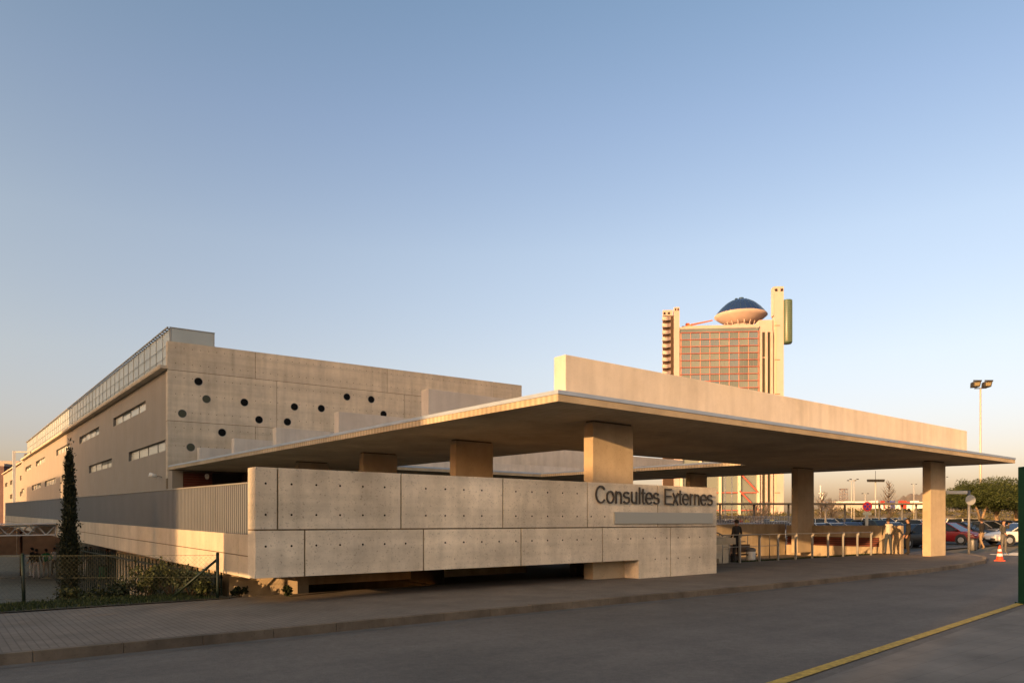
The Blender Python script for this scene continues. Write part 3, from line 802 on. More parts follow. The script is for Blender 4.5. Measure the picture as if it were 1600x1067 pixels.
# cypress
def cypress(loc, H, Rm, seed, label):
    rng = random.Random(seed); t = thing('cypress_tree', label, 'tree', loc)
    mb = MB(); mb.tube([(0,0,-.1),(.02,.01,H*.4),(0,0,H*.93)], [.06,.045,.008], n=8); mb.build('trunk', BARK, t, world=False)
    mb = MB()
    lobes = []
    for k in range(260):
        z = H*(rng.random()**.85)*.97; h = z/H
        rr = Rm*(min(1, .45+h*3.2) if h < .2 else 1.06-.95*((h-.2)/.8)**1.5)
        rr = max(.04, rr*rng.uniform(.75,1.18)); a = rng.uniform(0,6.28)
        lobes.append((Vector((math.cos(a)*rr*.62, math.sin(a)*rr*.62, z)), rr*.36+.03, .16+.1*rng.random()))
    for c, rr, hh in lobes:
        for i in range(62):
            wd = 1.7 if rng.random() < .12 else 1
            p = c+Vector((rng.gauss(0,.5)*rr*wd, rng.gauss(0,.5)*rr*wd, rng.gauss(0,.55)*hh*wd))
            leaf(mb, p, rng.uniform(.05,.10), rng, 0, (p.x*.8, p.y*.8, 1.2), .4)
    mb.build('crown', CYPR, t, world=False); return t
c = at_depth(108.5, 18.4); c.z = -1.1
cypress(tuple(c), 4.42, .20, 5, 'tall slender dark cypress tree standing in front of the ramp')

def shrub(loc, r, h, n, seed, label, mat, size=.07):
    rng = random.Random(seed); t = thing('shrub', label, 'shrub', loc, group=None)
    mb = MB(); cl = []
    for k in range(max(5, int(n/110))):
        a = rng.uniform(0,6.28); q = rng.random()**.5; tip = Vector((math.cos(a)*r*q, math.sin(a)*r*q, h*rng.uniform(.45,1.0)*(1-.35*q)))
        mb.tube([(0,0,-.05), tip*.5+Vector((0,0,.05*h)), tip], [.014,.009,.004], n=5); cl.append(tip)
    mb.build('stems', BARK, t, world=False)
    mb = MB()
    for c in cl:
        for i in range(110):
            p = c+Vector((rng.gauss(0,.16), rng.gauss(0,.16), rng.gauss(-.05,.16)))*(r+h)*.5
            if p.z < 0: p.z = abs(p.z)*.4
            leaf(mb, p, size*rng.uniform(.6,1.3), rng, 0, (0,0,.5))
    mb.build('foliage', mat, t, world=False); return t
shr = [(62,15.4,.55,.42,900,SHRUBD,'low dark shrub at the foot of the green fence post'),
       (120,15.3,.5,.5,1100,SHRUB,'shrub with brownish leaves under the cypress tree'),
       (165,15.5,.45,.45,900,SHRUBD,'dark shrub right of the cypress tree'),
       (205,15.6,.42,.5,900,SHRUBD,'dense green shrub in the middle of the fence planting'),
       (233,15.5,.26,.78,330,SHRUB,'tall thin yellowish shrub standing above the hedge'),
       (268,15.7,.5,.72,1300,SHRUB,'bushy yellow-green shrub before the dark ramp opening'),
       (300,15.6,.4,.55,900,SHRUBD,'dark shrub under the slanting fence brace'),
       (322,15.35,.24,.34,500,SHRUB,'shrub growing against the end post of the mesh fence'),
       (10,15.6,.5,.35,800,SHRUBD,'low shrub spreading on the grass at the left'),
       (376,16.0,.15,.16,240,SHRUBD,'dark low shrub under the overhanging wall corner'),
       (451,15.7,.04,.24,110,SHRUBD,'small upright plant against the sunlit wall under the overhang')]
for i,(px,D,r,h,n,mt,lb) in enumerate(shr):
    c = at_depth(px, D); c.z = bankz(c.y)-.02 if c.x < 4.9 else -.02
    shrub(tuple(c), r, h, n, 20+i, lb, mt)

# umbrella pines
def pine(loc, cz, Rr, hh, trunk_pts, seed, label):
    rng = random.Random(seed); t = thing('umbrella_pine', label, 'tree', loc, group=None)
    mb = MB()
    mb.tube(trunk_pts[0], [.2,.17,.13,.08][:len(trunk_pts[0])], n=9)
    for b in trunk_pts[1:]: mb.tube(b, [.11,.08,.04][:len(b)], n=7)
    mb.build('trunk', BARKL, t, world=False)
    mb = MB()
    for k in range(330):
        a = rng.uniform(0,6.28); q = rng.random()**.5
        x, y = math.cos(a)*q*Rr, math.sin(a)*q*Rr
        top = hh*math.sqrt(max(0,1-q*q*.92)); z = cz + top*rng.uniform(.05,1.0)**.6 - .42*hh*rng.random()*(1-.7*q)
        cs = rng.uniform(.28,.48)
        for i in range(95):
            d = Vector((rng.gauss(0,1),rng.gauss(0,1),rng.gauss(.25,.75))).normalized()
            p = Vector((x,y,z))+Vector((d.x,d.y,d.z*.6))*cs*rng.random()**.4
            leaf(mb, p, rng.uniform(.10,.22), rng, 0, d*1.6, .25)
    mb.build('crown', PINE, t, world=False)
def ploc(px, D):
    c = at_depth(px, D); c.z = pz(c.x); return tuple(c)
pine(ploc(1533,60), 2.6, 2.75, 2.35, [[(0,0,0),(.1,.0,.9),(-.1,.05,1.7)],[(-.05,0,1.4),(-.6,.1,2.4),(-1.2,.2,3.1)],[(0,0,1.4),(.5,-.2,2.5),(.9,-.2,3.2)]], 1, 'umbrella pine with a pale forked trunk nearest the round sign')
pine(ploc(1558,62), 2.5, 2.9, 2.65, [[(0,0,0),(.05,0,1.0),(0,.1,2.2),(0,.1,3.2)],[(0,0,1.8),(.8,0,2.8),(1.3,.2,3.4)]], 2, 'umbrella pine with a dark straight trunk, middle one of the clump')
pine(ploc(1588,61), 2.4, 2.9, 2.3, [[(0,0,0),(.1,0,1.0),(.25,.1,2.2),(.3,.1,3.0)],[(.1,0,1.6),(-.7,0,2.7),(-1.2,.2,3.2)]], 3, 'umbrella pine beside the green post at the photo edge')
def bare_tree(loc, H, spread, seed, label, dens=5):
    rng = random.Random(seed); t = thing('bare_tree', label, 'tree', loc)
    mb = MB(); mb.tube([(0,0,-.1),(.03,0,H*.5),(0,.02,H)], [.09,.06,.012], n=6); mb.build('trunk', TWIG, t, world=False)
    mb = MB()
    for k in range(dens*8):
        z = H*rng.uniform(.2,.97); a = rng.uniform(0,6.28); l = spread*(1.1-z/H)*rng.uniform(.5,1.1)
        p0 = Vector((0,0,z)); p1 = p0+Vector((math.cos(a)*l*.5, math.sin(a)*l*.5, l*.55)); p2 = p1+Vector((math.cos(a)*l*.4, math.sin(a)*l*.4, l*.75))
        mb.tube([p0,p1,p2], [.028,.02,.008], n=4)
        for j in range(4):
            q = p0.lerp(p1, rng.random()) if rng.random() < .4 else p1.lerp(p2, rng.random())
            d = Vector((rng.gauss(0,1),rng.gauss(0,1),abs(rng.gauss(.8,.6)))).normalized()*l*.35; mb.tube([q,q+d], [.012,.006], n=3)
    mb.build('branches', TWIG, t, world=False)
bare_tree(ploc(1389,70), 5.2, 1.6, 1, 'tall bare poplar behind the man in the light jacket', 7)
bare_tree(ploc(1181,75), 3.0, 2.3, 2, 'low bare tree in front of the hospital tower base', 8)
bare_tree(ploc(1283,80), 4.4, 2.2, 3, 'bare tree right of the dark rear column', 7)
bare_tree(ploc(1300,84), 3.6, 2.4, 4, 'bushy bare tree between the rear column and the lattice pylon', 7)
bare_tree(ploc(1196,90), 3.4, 2.0, 5, 'slim bare tree among the cars before the tower ribs', 6)

# ------------------------------------------------------------------ mesh fence
fn = thing('mesh_fence', 'green post and wire mesh fence between the verge and the yard', 'fence', (4.67,15.7,0))
A = on_z(340,935); B = at_depth(38,14.9); B.z = 0
A.z = B.z = 0
d = (B-A); L_ = d.length; d.normalize()
C = A + d*(L_*1.9)
def fpost(p, h, lean=0):
    mb = MB(); p = Vector(p); mb.tube([p+Vector((0,0,-.4)), p+Vector((lean,0,h))], .034, n=8); mb.tube([p+Vector((lean,0,h)), p+Vector((lean,0,h+.03))], [.04,.02], n=8); mb.build('post', FENCEG, fn)
fpost(A, .93); fpost(B, .92, -.03); fpost(C, .92)
mb = MB(); mb.tube([A+Vector((0,0,.82)), A+d*.95+Vector((0,0,.0))], .026, n=8); mb.build('brace', FENCEG, fn)
mb = MB(); zt, zb = .9, -.02; sp = .09
k = -16
while k*sp < L_*1.9:
    for sgn in (1,-1):
        s0 = k*sp; s1 = s0+(zt-zb)
        a0, a1 = (s0, s1)
        z0_, z1_ = (zb, zt) if sgn == 1 else (zt, zb)
        def clip(s_, z_):
            return s_, z_
        lo, hi = max(0, a0), min(L_*1.9, a1)
        if hi-lo > .02:
            za = z0_+(z1_-z0_)*(lo-a0)/(a1-a0); zb2 = z0_+(z1_-z0_)*(hi-a0)/(a1-a0)
            mb.bar(A+d*lo+Vector((0,0,za)), A+d*hi+Vector((0,0,zb2)), .0018)
    k += 1
for z in (.9,.45,.02): mb.bar(A+Vector((0,0,z)), C+Vector((0,0,z)), .006)
mb.build('wire_mesh', WIRE, fn)
# dark vertical-bar fence under the ramp
bf = thing('bar_fence', 'dark upright bar fence closing the space under the ramp', 'fence', (5.0,18,YZ))
for k in range(60):
    mb = MB(); y = 16.5+k*.45; mb.box(4.98,5.01,y,y+.03,YZ-.1 if y > 20 else bankz(y)-.1,.52); mb.build('bar', FENCEG, bf)
mb = MB(); mb.box(5.03,5.036,17.0,23.0,-1.3,.40); mb.build('windbreak_screen', simple('green_netting', (.022,.028,.020), .8, noise=.25, nscale=3), bf)
mb = MB(); mb.box(4.97,5.02,20,43.5,-1.35,-1.3); mb.box(4.97,5.02,16.5,43.5,.35,.4); mb.build('rails', FENCEG, bf)

# yard shelter and rear panels
ys_ = thing('yard_shelter', 'flat roofed yard shelter on white lattice girders at the left edge', 'shelter', tuple(at_depth(60,36,YZ)))
def tp(px, D, py): a, b = ray(px); return Vector((a*D, b*D, EYE+(HZ-py)*D/F))
mb = MB()
def girder(D, x0, x1, yt, yb):
    Pt = lambda x: tp(x, D, yt+ (87-x)*.02); Pb = lambda x: tp(x, D, yb+(87-x)*.015)
    mb.bar(Pt(x0), Pt(x1), .06); mb.bar(Pb(x0), Pb(x1), .06)
    n = 6
    for k in range(n):
        a = x0+(x1-x0)*k/n; b = x0+(x1-x0)*(k+.5)/n; c = x0+(x1-x0)*(k+1)/n
        mb.bar(Pt(a), Pb(b), .045); mb.bar(Pb(b), Pt(c), .045)
    mb.bar(Pt(x1), Pb(x1), .06)
girder(36, -90, 87, 820.5, 835); mb.build('lattice_girder', TRUSS, ys_)
mb = MB(); girder(42, -90, 72, 820, 832); mb.build('lattice_girder', TRUSS, ys_)
mb = MB()
q = [tp(-90,35.5,821.5), tp(88,35.5,818.5), tp(80,43,818.5), tp(-90,43,820.5)]
mb.hexa([p+Vector((0,0,-.0)) for p in q]+[p+Vector((0,0,.07)) for p in q]); mb.build('roof', simple('shelter_roof',(.45,.47,.5),.4,metal=.3), ys_)
for px_, D_ in ((33,42),(-40,42)):
    mb = MB(); p = tp(px_, D_, 830); mb.tube([(p.x,p.y,YZ),(p.x,p.y,p.z)], .07, n=8); mb.build('post', simple('brown_post_paint',(.10,.04,.02),.6), ys_)
yw = thing('yard_wall', 'brown panelled wall closing the rear of the school yard', 'wall', (5, 82, YZ))
mb = MB()
for k in range(9): mb.box(-30+k*4.55, -30+k*4.55+4.5, 82, 82.3, YZ-.1, 1.2)
mb.build('panels', simple('yard_brown', (.16,.085,.045), .85, noise=.25, nscale=1.2), yw)
mb = MB(); mb.box(-60,-10,82,82.3,YZ-.1,1.6); mb.build('plain_wall', CONC_P, yw)

# white tall pole and far-left block
t = thing('white_mast', 'tall white square mast with a cross arm beside the far end of the building', 'mast', tuple(at_depth(22,76)))
p = at_depth(22,76); mb = MB(); mb.box(-.13,.13,-.13,.13,0,8.85); mb.build('shaft', WHITEM, t, world=False)
mb = MB(); q = at_depth(48,76)-p; mb.bar((0,0,8.75), (q.x,q.y,8.75), .12); mb.bar((q.x,q.y,8.75),(q.x,q.y,8.3),.08); mb.build('cross_arm', FRAME, t, world=False)
t = thing('apartment_block', 'distant dark purple-brown apartment block at the far left edge', 'building', tuple(at_depth(-12,240)))
p = at_depth(-12,240); rz_ = TH-rad(90)
t.rotation_euler = (0,0,rz_)
mb = MB(); mb.box(-5,3.8,0,16,0,19.5); mb.build('wall', simple('purple_brick',(.085,.05,.05),.85,noise=.15,nscale=.5), t, world=False)
mb = MB(); mb.box(-5.3,4.1,-.3,16,19.55,20.4); mb.box(-5,6.2,4,16,20.4,21.6); mb.build('roof', simple('block_roof',(.25,.22,.2),.8), t, world=False)
for k in range(5):
    for j in range(2):
        mb = MB(); mb.box(-3+j*3,-1.6+j*3,-.05,.0,2.5+k*3.2,4.2+k*3.2); mb.build('window', GLASSD, t, world=False)

# ------------------------------------------------------------------ hospital tower
TD = 262.0; k_ = TD/F
tw = thing('hospital_tower', 'sunlit hospital tower with red window grid and a saucer dome on its roof', 'tower', tuple(at_depth(1130,TD)), TH-rad(90)+rad(-4.5))
TA = rad(4.5); L0_ = 330*k_
tx = lambda px: ((px-800)/F*TD - L0_)/(math.cos(TA)+(px-800)/F*math.sin(TA))
tz = lambda py: EYE+(HZ-py)*k_
mb = MB(); mb.box(tx(1062.5), tx(1185.5), .4, 22, 0, tz(511)); mb.box(tx(1062),tx(1186),-.2,22,tz(513),tz(510)); mb.box(tx(1068),tx(1185),3,20,tz(510),tz(504.5))
mb.build('main_block', TCONC, tw, world=False)
ztop = tz(519); rows = 13; rh = (58/5.333)*k_
bays = 8; bx0, bx1 = tx(1064.2), tx(1184.8); bw = (bx1-bx0)/bays
mb = MB(); mb.box(tx(1063), tx(1185.2), -.05, .4, tz(518.5), tz(513)); mb.build('top_strip', TGLASS, tw, world=False)
rngt = random.Random(9)
for r in range(rows-1):
    for c_ in range(bays):
        x0 = bx0+c_*bw; z1 = ztop-r*rh
        mb = MB(); mb.box(x0+.14, x0+bw-.14, .12, .35, z1-rh+.14, z1-.14, 0)
        mb.box(x0+bw/2-.07, x0+bw/2+.07, .06, .14, z1-rh+.22, z1-.22, 1); mb.box(x0+bw*.23-.03,x0+bw*.23+.03,.07,.13,z1-rh+.22,z1-.22,1)
        q = rngt.random(); g_ = TGLASS3 if (r < 2 and q < .5) or q < .12 else (TGLASS if q < .6 else TGLASS2)
        mb.build('window', [g_, FRAME], tw, world=False)
mb = MB()
for c_ in range(bays+1): x = bx0+c_*bw; mb.box(x-.10, x+.10, -.12, .4, ztop-(rows-1)*rh, ztop)
mb.build('window_mullions', simple('tower_pink_steel',(.42,.22,.17),.6), tw, world=False)
mb = MB()
for r in range(rows): z = ztop-r*rh; mb.box(bx0-.2, bx1+.2, -.3, .4, z-.09, z+.09)
mb.build('window_transoms', TRED, tw, world=False)
# glazed base with red bracing
zb1 = ztop-(rows-1)*rh-.2
mb = MB(); mb.box(tx(1063),tx(1185),.2,.4,0,zb1); mb.build('lower_glazing', TGLASS2, tw, world=False)
mb = MB()
for px_ in (1064,1094,1124.5,1154.5,1184): mb.box(tx(px_)-.45, tx(px_)+.45, -1.0, .19, 0, zb1)
mb.build('base_columns', simple('tower_cream', (.52,.45,.36), .7), tw, world=False)
mb = MB()
for z in (tz(769.5), tz(797), tz(741), tz(713)): mb.box(tx(1064),tx(1184),-.7,-.45,z-.16,z+.16)
for a,b in ((1064,1094),(1094,1124.5),(1124.5,1154.5),(1154.5,1184)):
    for z1,z0 in ((741,769.5),(769.5,797),(713,741)):
        if (a == 1154.5): mb.bar((tx(a),-.8,tz(z1)+.6),(tx(b),-.8,tz(z0)),.5,.5)
mb.build('red_bracing', TRED, tw, world=False)
# left stair shafts and balconies
mb = MB(); mb.box(tx(1036.5),tx(1052),1.2,2.6,0,tz(481)); mb.box(tx(1036.2),tx(1053),1.1,1.19,0,tz(490),2); mb.box(tx(1037.3),tx(1040.5),1.1,1.2,tz(488),tz(484.5),1); mb.box(tx(1044),tx(1047.5),1.1,1.2,tz(488),tz(484.5),1)  # dark sheet behind the balconies paints in their deep shade
mb.box(tx(1053.6),tx(1061.6),-.2,3,0,tz(478.5)); mb.box(tx(1054.4),tx(1056.4),-.3,-.2,tz(484),tz(480.7),1); mb.box(tx(1058.3),tx(1060.5),-.3,-.2,tz(484),tz(480.7),1)
mb.build('stair_shafts', [TCONC, DARK, simple('balcony_shade',(.05,.03,.02),.9)], tw, world=False)
for r in range(16):
    z = tz(497.5)-r*rh*.985
    if z < 8: break
    mb = MB(); n = 10; vs0 = []
    for i in range(n+1):
        f = i/n; x = tx(1035)+(tx(1053)-tx(1035))*f; y = .4-.9*math.sin(f*math.pi*1.6+.3); zc = z-.35*math.sin(f*5.2)
        vs0 += [(x,y,zc),(x,y,zc+1.25),(x,y+.2,zc+1.25),(x,1.05,zc),]
    fs = []
    for i in range(n):
        o_ = i*4
        fs += [(o_,o_+4,o_+5,o_+1),(o_+1,o_+5,o_+6,o_+2),(o_,o_+3,o_+7,o_+4)]
    fs += [(0,1,2,3),(n*4,n*4+3,n*4+2,n*4+1)]
    mb.add(vs0, fs); mb.build('balcony', TCONC, tw, world=False)
# right core, tall shaft, glass cylinder
mb = MB(); mb.box(tx(1186.8),tx(1208),.6,12,0,tz(500.5))
for x0,x1 in ((1191.8,1195.8),(1200.3,1204)):
    mb.box(tx(x0),tx(x1),.52,.6,0,tz(560 if x0 < 1196 else 519.5),1)
    if x0 < 1196: mb.box(tx(x0),tx(x1),.5,.6,tz(558),tz(519.5),1)
mb.box(tx(1188.6),tx(1190.6),-.4,.6,0,tz(519)); mb.box(tx(1197),tx(1199),-.4,.6,0,tz(519)); mb.box(tx(1205),tx(1207.4),-.4,.6,0,tz(519))
mb.build('core', [TCONC, GLASSG], tw, world=False)
mb = MB(); mb.box(tx(1209.6),tx(1223.8),-.6,3,0,tz(450.5))
for a,b in ((1210,1214),(1218.7,1222.7)): mb.box(tx(a),tx(b),-.68,-.6,tz(458),tz(454),1)
mb.box(tx(1207.6),tx(1209.3),-.2,2.4,tz(495),tz(450.5))
for py_ in (511,564,617,770): mb.box(tx(1209.6),tx(1218),-.7,-.6,tz(py_)-.12,tz(py_)+.12,2)
mb.box(tx(1209.8),tx(1212.8),-.66,-.6,0,tz(505),3)
mb.build('tall_shaft', [TCONC, DARK, BROWNP, simple('shaft_panel',(.46,.35,.25),.8)], tw, world=False)
mb = MB(); cx = tx(1230.2); rr = 6.9*k_
mb.lathe([(0,tz(539)),(rr*.9,tz(539)),(rr,tz(536)),(rr,tz(473)),(rr*.97,tz(471.5)),(0,tz(471))], 28, (cx,0,0)); cyl = mb.build('glass_cylinder', CYL, tw, world=False)
mb = MB()
for j in range(20): mb.ring((cx,0,tz(536)+j*(tz(473)-tz(536))/19),(1,0,0),(0,1,0),rr,rr+.06,.12,n=28)
for j in range(22):
    a = 6.283*j/22; mb.box(cx+math.cos(a)*(rr+.04)-.05, cx+math.cos(a)*(rr+.04)+.05, math.sin(a)*(rr+.04)-.05, math.sin(a)*(rr+.04)+.05, tz(537), tz(472))
mb.build('cylinder_bands', simple('cyl_band',(.10,.14,.09),.5), cyl, world=False)
# saucer dome
DR = 41.5*k_; dc = (tx(1167),9.5,tz(483.5))
mb = MB(); prof = [(0,-3.6)]
for j in range(1,11): f = j/10; prof.append((DR*f, -3.6*(1-f**2.3)))
prof.append((DR*.985,.25)); mb.lathe(prof, 56, dc); dome = mb.build('saucer_bowl', TCONC, tw, world=False)
mb = MB(); prof = []
for j in range(12): f = j/11; prof.append((DR*.965*(1-f), .26+5.9*(1-(1-f)**2.15)))
mb.lathe(prof, 56, dc); dg_ = mb.build('glass_dome', TBLUE, tw, world=False)
mb = MB()
for j in range(28):
    a = 6.283*j/28; pts_ = []
    for q in range(9): f = q/8*.96; pts_.append((dc[0]+math.cos(a)*DR*.968*(1-f), dc[1]+math.sin(a)*DR*.968*(1-f), dc[2]+.28+5.92*(1-(1-f)**2.15)))
    mb.tube(pts_, .05, n=4)
mb.tube([(dc[0]-1.6,dc[1],dc[2]+5.7),(dc[0]-1.6,dc[1],dc[2]+6.6)],.5,n=8); mb.tube([(dc[0]+.2,dc[1],dc[2]+5.7),(dc[0]+.2,dc[1],dc[2]+6.8)],.9,n=10); mb.tube([(dc[0]+1.8,dc[1],dc[2]+5.6),(dc[0]+1.8,dc[1],dc[2]+6.5)],.4,n=8)
mb.build('dome_ribs', simple('dome_rib',(.03,.06,.10),.4), dg_, world=False)
mb = MB()
for j in range(16):
    a = 6.283*j/16; mb.tube([(dc[0]+math.cos(a)*DR*.5,dc[1]+math.sin(a)*DR*.5,tz(506)),(dc[0]+math.cos(a)*DR*.62,dc[1]+math.sin(a)*DR*.62,dc[2]-2.6)],.16,n=5)
mb.lathe([(DR*.42,tz(506)),(DR*.42,dc[2]-3.5)],24,(dc[0],dc[1],0))
mb.build('dome_supports', TCONC, tw, world=False)
# crane on the roof
cr = thing('roof_crane', 'orange maintenance crane with raised jib on the tower roof', 'crane', (0,0,0), 0)
M = Matrix.Translation(tw.location) @ Matrix.Rotation(tw.rotation_euler.z, 4, 'Z')
pb = M @ Vector((tx(1079.5),6,tz(504.5))); cr.location = pb; cr.rotation_euler = tw.rotation_euler
mb = MB(); mb.box(-1.0,1.2,-.8,.8,0,1.0); mb.box(-.9,.4,-.7,.7,1.0,1.6); mb.build('cab', ORANGE, cr, world=False)
mb = MB()
e0 = Vector((.9,0,.9)); e1 = Vector(((1118-1079.5)*k_,0,(504.5-493.5)*k_))
for dy,dz_ in ((-.25,0),(.25,0),(0,.4)): mb.bar(e0+Vector((0,dy,dz_)), e1+Vector((0,dy*.3,dz_*.4)), .22)
for j in range(9): a = e0.lerp(e1,j/9); b = e0.lerp(e1,(j+.5)/9); mb.bar(a+Vector((0,-.25,0)), b+Vector((0,0,.3)), .1); mb.bar(b+Vector((0,0,.3)), e0.lerp(e1,(j+1)/9)+Vector((0,.25,0)), .1)
mb.build('jib', ORANGE, cr, world=False)

# ------------------------------------------------------------------ far terrain and far things
mb = MB(); hp = [(1150,1.5),(1240,4),(1290,10),(1330,16),(1365,26),(1395,36),(1412,52),(1425,58),(1440,57),(1455,50),(1480,40),(1530,34),(1600,30),(1700,18),(1800,6)]
HD = 1500
rows_ = [(0.92,0),(1.0,1.0),(1.25,.55),(1.5,0)]
grid = []
rngh = random.Random(4)
hp2 = []
for i in range(len(hp)-1):
    for j in range(4):
        f = j/4; hp2.append((hp[i][0]+(hp[i+1][0]-hp[i][0])*f, (hp[i][1]+(hp[i+1][1]-hp[i][1])*f)*rngh.uniform(.94,1.06)))
for fD, fz in rows_:
    grid.append([Vector((*at_depth(px_, HD*fD)[:2], h*fz-2*(fz == 0))) for px_,h in hp2])
vs = [v for g_ in grid for v in g_]; nn_ = len(hp2)
mb.add(vs, [(r*nn_+i, r*nn_+i+1, (r+1)*nn_+i+1, (r+1)*nn_+i) for r in range(3) for i in range(nn_-1)], 0, True)
struct('hill', mb, simple('hill_scrub', (.20,.165,.125), .95, noise=.3, nscale=.012))
mb = MB(); ED = 225; kE = ED/F
pp = []
for i, px_ in enumerate(range(1050,1720,10)):
    z = (3.6+R_.uniform(-.25,.25)) if px_ < 1260 else 4.6+R_.uniform(-.25,.25)
    pp.append([at_depth(px_,ED-28,.2), at_depth(px_,ED-14,z*.55+R_.uniform(-.3,.3)), at_depth(px_,ED,z), at_depth(px_,ED+30,z)])
vs = [v for q in pp for v in q]
mb.add(vs, [(i*4+j, i*4+j+1, (i+1)*4+j+1, (i+1)*4+j) for i in range(len(pp)-1) for j in range(3)], 0, True)
struct('embankment', mb, simple('dry_bank', (.17,.125,.06), .95, noise=.45, nscale=.25))
rng = random.Random(15); mb = MB()
for i in range(420):
    q = rng.randrange(len(pp)-1); j = rng.choice((0,0,1,1,1,2)); u, v = rng.random(), rng.random()
    c = pp[q][j].lerp(pp[q][j+1], u).lerp(pp[q+1][j].lerp(pp[q+1][j+1], u), v); R1 = rng.uniform(.5,1.5)
    for k in range(34): leaf(mb, c+Vector((rng.gauss(0,.6)*R1, rng.gauss(0,.6)*R1, abs(rng.gauss(0,.4))*R1)), rng.uniform(.3,.6), rng, 0, (0,0,.6), .6)
tag(mb.build('scrub', leafy('scrub_leaves', (.075,.07,.03), .5)), 'dry scrub covering the far embankment', 'scrub', kind='stuff')
def lorry(px, wpx, col, label, h=2.7):
    c = at_depth(px, ED+6, 4.65); t = thing('lorry', label, 'lorry', tuple(c), TH-rad(90), 'lorries parked on the far embankment')
    L = wpx*kE
    mb = MB(); mb.box(-L/2, L/2-1.7, 0, 2.2, .9, h+.7); mb.build('box_body', col, t, world=False)
    mb = MB(); mb.box(L/2-1.6, L/2, 0, 2.1, .6, 2.5); mb.build('cab', WHITEM, t, world=False)
    for x in (-L/2+.9, -L/2+2.0, L/2-.9):
        mb = MB(); mb.disc((x,-.02,.5),(1,0,0),(0,0,1),.5,14,0,-.3); mb.build('wheel', TYRE, t, world=False)
RW = paint('lorry_red',(.55,.05,.03)); WW = paint('lorry_white',(.8,.76,.7)); BW = paint('lorry_blue',(.06,.09,.30))
lorry(1373,15,WW,'white lorry on the embankment just right of the red round sign'); lorry(1386,10,RW,'short red lorry on the embankment behind the bare poplar')
lorry(1399,16,BW,'blue lorry on the embankment right of the bare poplar'); lorry(1417,16,RW,'longer red lorry on the embankment above the man in black'); lorry(1436,17,WW,'white lorry on the embankment beside the front column')
t = thing('warehouse', 'long low white warehouse beyond the embankment behind the round sign', 'building', tuple(at_depth(1330,300)), TH-rad(90))
kk = 300/F
mb = MB(); mb.box(-26*kk,28*kk,0,12,0,1.6+26*kk); mb.build('wall', simple('warehouse_white',(.42,.38,.33),.8,noise=.1,nscale=.3), t, world=False)
mb = MB(); mb.box(-27*kk,29*kk,-.4,12.4,1.6+26*kk,1.6+31*kk); mb.build('roof', WHITEM, t, world=False)
t = thing('red_roof_hall', 'long hall with a red and cream roof band beyond the lorries', 'building', tuple(at_depth(1420,330)), TH-rad(90))
kk = 330/F
mb = MB(); mb.box(-16*kk,34*kk,0,14,0,1.6+25*kk); mb.build('wall', simple('hall_cream',(.5,.42,.32),.8), t, world=False)
mb = MB(); mb.box(-5*kk,34*kk,-.4,14,1.6+25*kk,1.6+30*kk); mb.build('roof', WHITEM, t, world=False)
mb = MB(); mb.box(-5*kk,4*kk,-.6,-.42,1.6+26*kk,1.6+30*kk); mb.build('red_band', REDS, t, world=False)

def light_pole(px, D, ytop, label, heads, thick=.08, z0=None):
    c = at_depth(px, D); c.z = pz(c.x) if z0 is None else z0; zt = EYE+(HZ-ytop)*D/F - c.z
    t = thing('light_pole', label, 'light pole', tuple(c), TH-rad(90))
    mb = MB(); mb.tube([(0,0,0),(0,0,zt)], [thick,thick*.65], n=10); mb.build('shaft', POLE, t, world=False)
    heads(t, zt); return t
def flood(t, zt):
    mb = MB(); mb.bar((-.55,0,zt),(.55,0,zt+.05),.08); mb.build('cross_arm', LAMPD, t, world=False)
    for sx_, dr in ((-.52,-1),(.52,1)):
        mb = MB()
        mb.hexa([(sx_-.3,-.22,zt+.1),(sx_+.3,-.3,zt+.12),(sx_+.3,.22,zt+.1),(sx_-.3,.25,zt+.08),(sx_-.36,-.3,zt+.58),(sx_+.36,-.4,zt+.62),(sx_+.28,.2,zt+.5),(sx_-.28,.22,zt+.55)])
        mb.box(sx_-.4,sx_+.4,-.42,-.38,zt+.58,zt+.72)
        h = mb.build('floodlight', LAMPD, t, world=False, bevel=.02)
        mb = MB(); mb.quad((sx_-.2,-.275,zt+.2),(sx_+.22,-.325,zt+.22),(sx_+.26,-.395,zt+.52),(sx_-.24,-.335,zt+.5)); mb.build('lens', simple('lens',(.22,.18,.10),.3) if 'lens' not in MATS else MATS['lens'], h, world=False)
def crown_lights(t, zt):
    mb = MB(); mb.bar((-.9,0,zt-.1),(.9,0,zt-.1),.12); mb.tube([(0,0,zt),(0,0,zt+1.2)],.03,n=5); mb.build('cross_arm', LAMPD, t, world=False)
    for x in (-.85,-.45,0,.45,.85):
        mb = MB(); mb.hexa([(x-.15,-.3,zt-.25),(x+.15,-.3,zt-.25),(x+.15,.2,zt-.2),(x-.15,.2,zt-.2),(x-.2,-.35,zt+.1),(x+.2,-.35,zt+.1),(x+.2,.2,zt+.1),(x-.2,.2,zt+.1)]); mb.build('floodlight', LAMPD, t, world=False)
def arm_light(t, zt):
    mb = MB(); mb.tube([(-.7,0,zt+.15),(0,0,zt),(.7,0,zt+.15)],.035,n=6); mb.build('cross_arm', POLE, t, world=False)
    for s_ in (-1,1):
        mb = MB(); mb.hexa([(s_*.6-.2,-.1,zt+.1),(s_*.6+.2,-.1,zt+.1),(s_*.6+.2,.1,zt+.1),(s_*.6-.2,.1,zt+.1),(s_*.6-.15,-.07,zt+.25),(s_*.6+.15,-.07,zt+.25),(s_*.6+.15,.07,zt+.25),(s_*.6-.15,.07,zt+.25)]); mb.build('lamp_head', LAMPD, t, world=False)
light_pole(1532, 68, 607, 'tall floodlight pole rising above the canopy end at the right', flood, .12)
light_pole(1368, 95, 750, 'pole with a crown of dark floodlights behind the red round sign', crown_lights, .1)
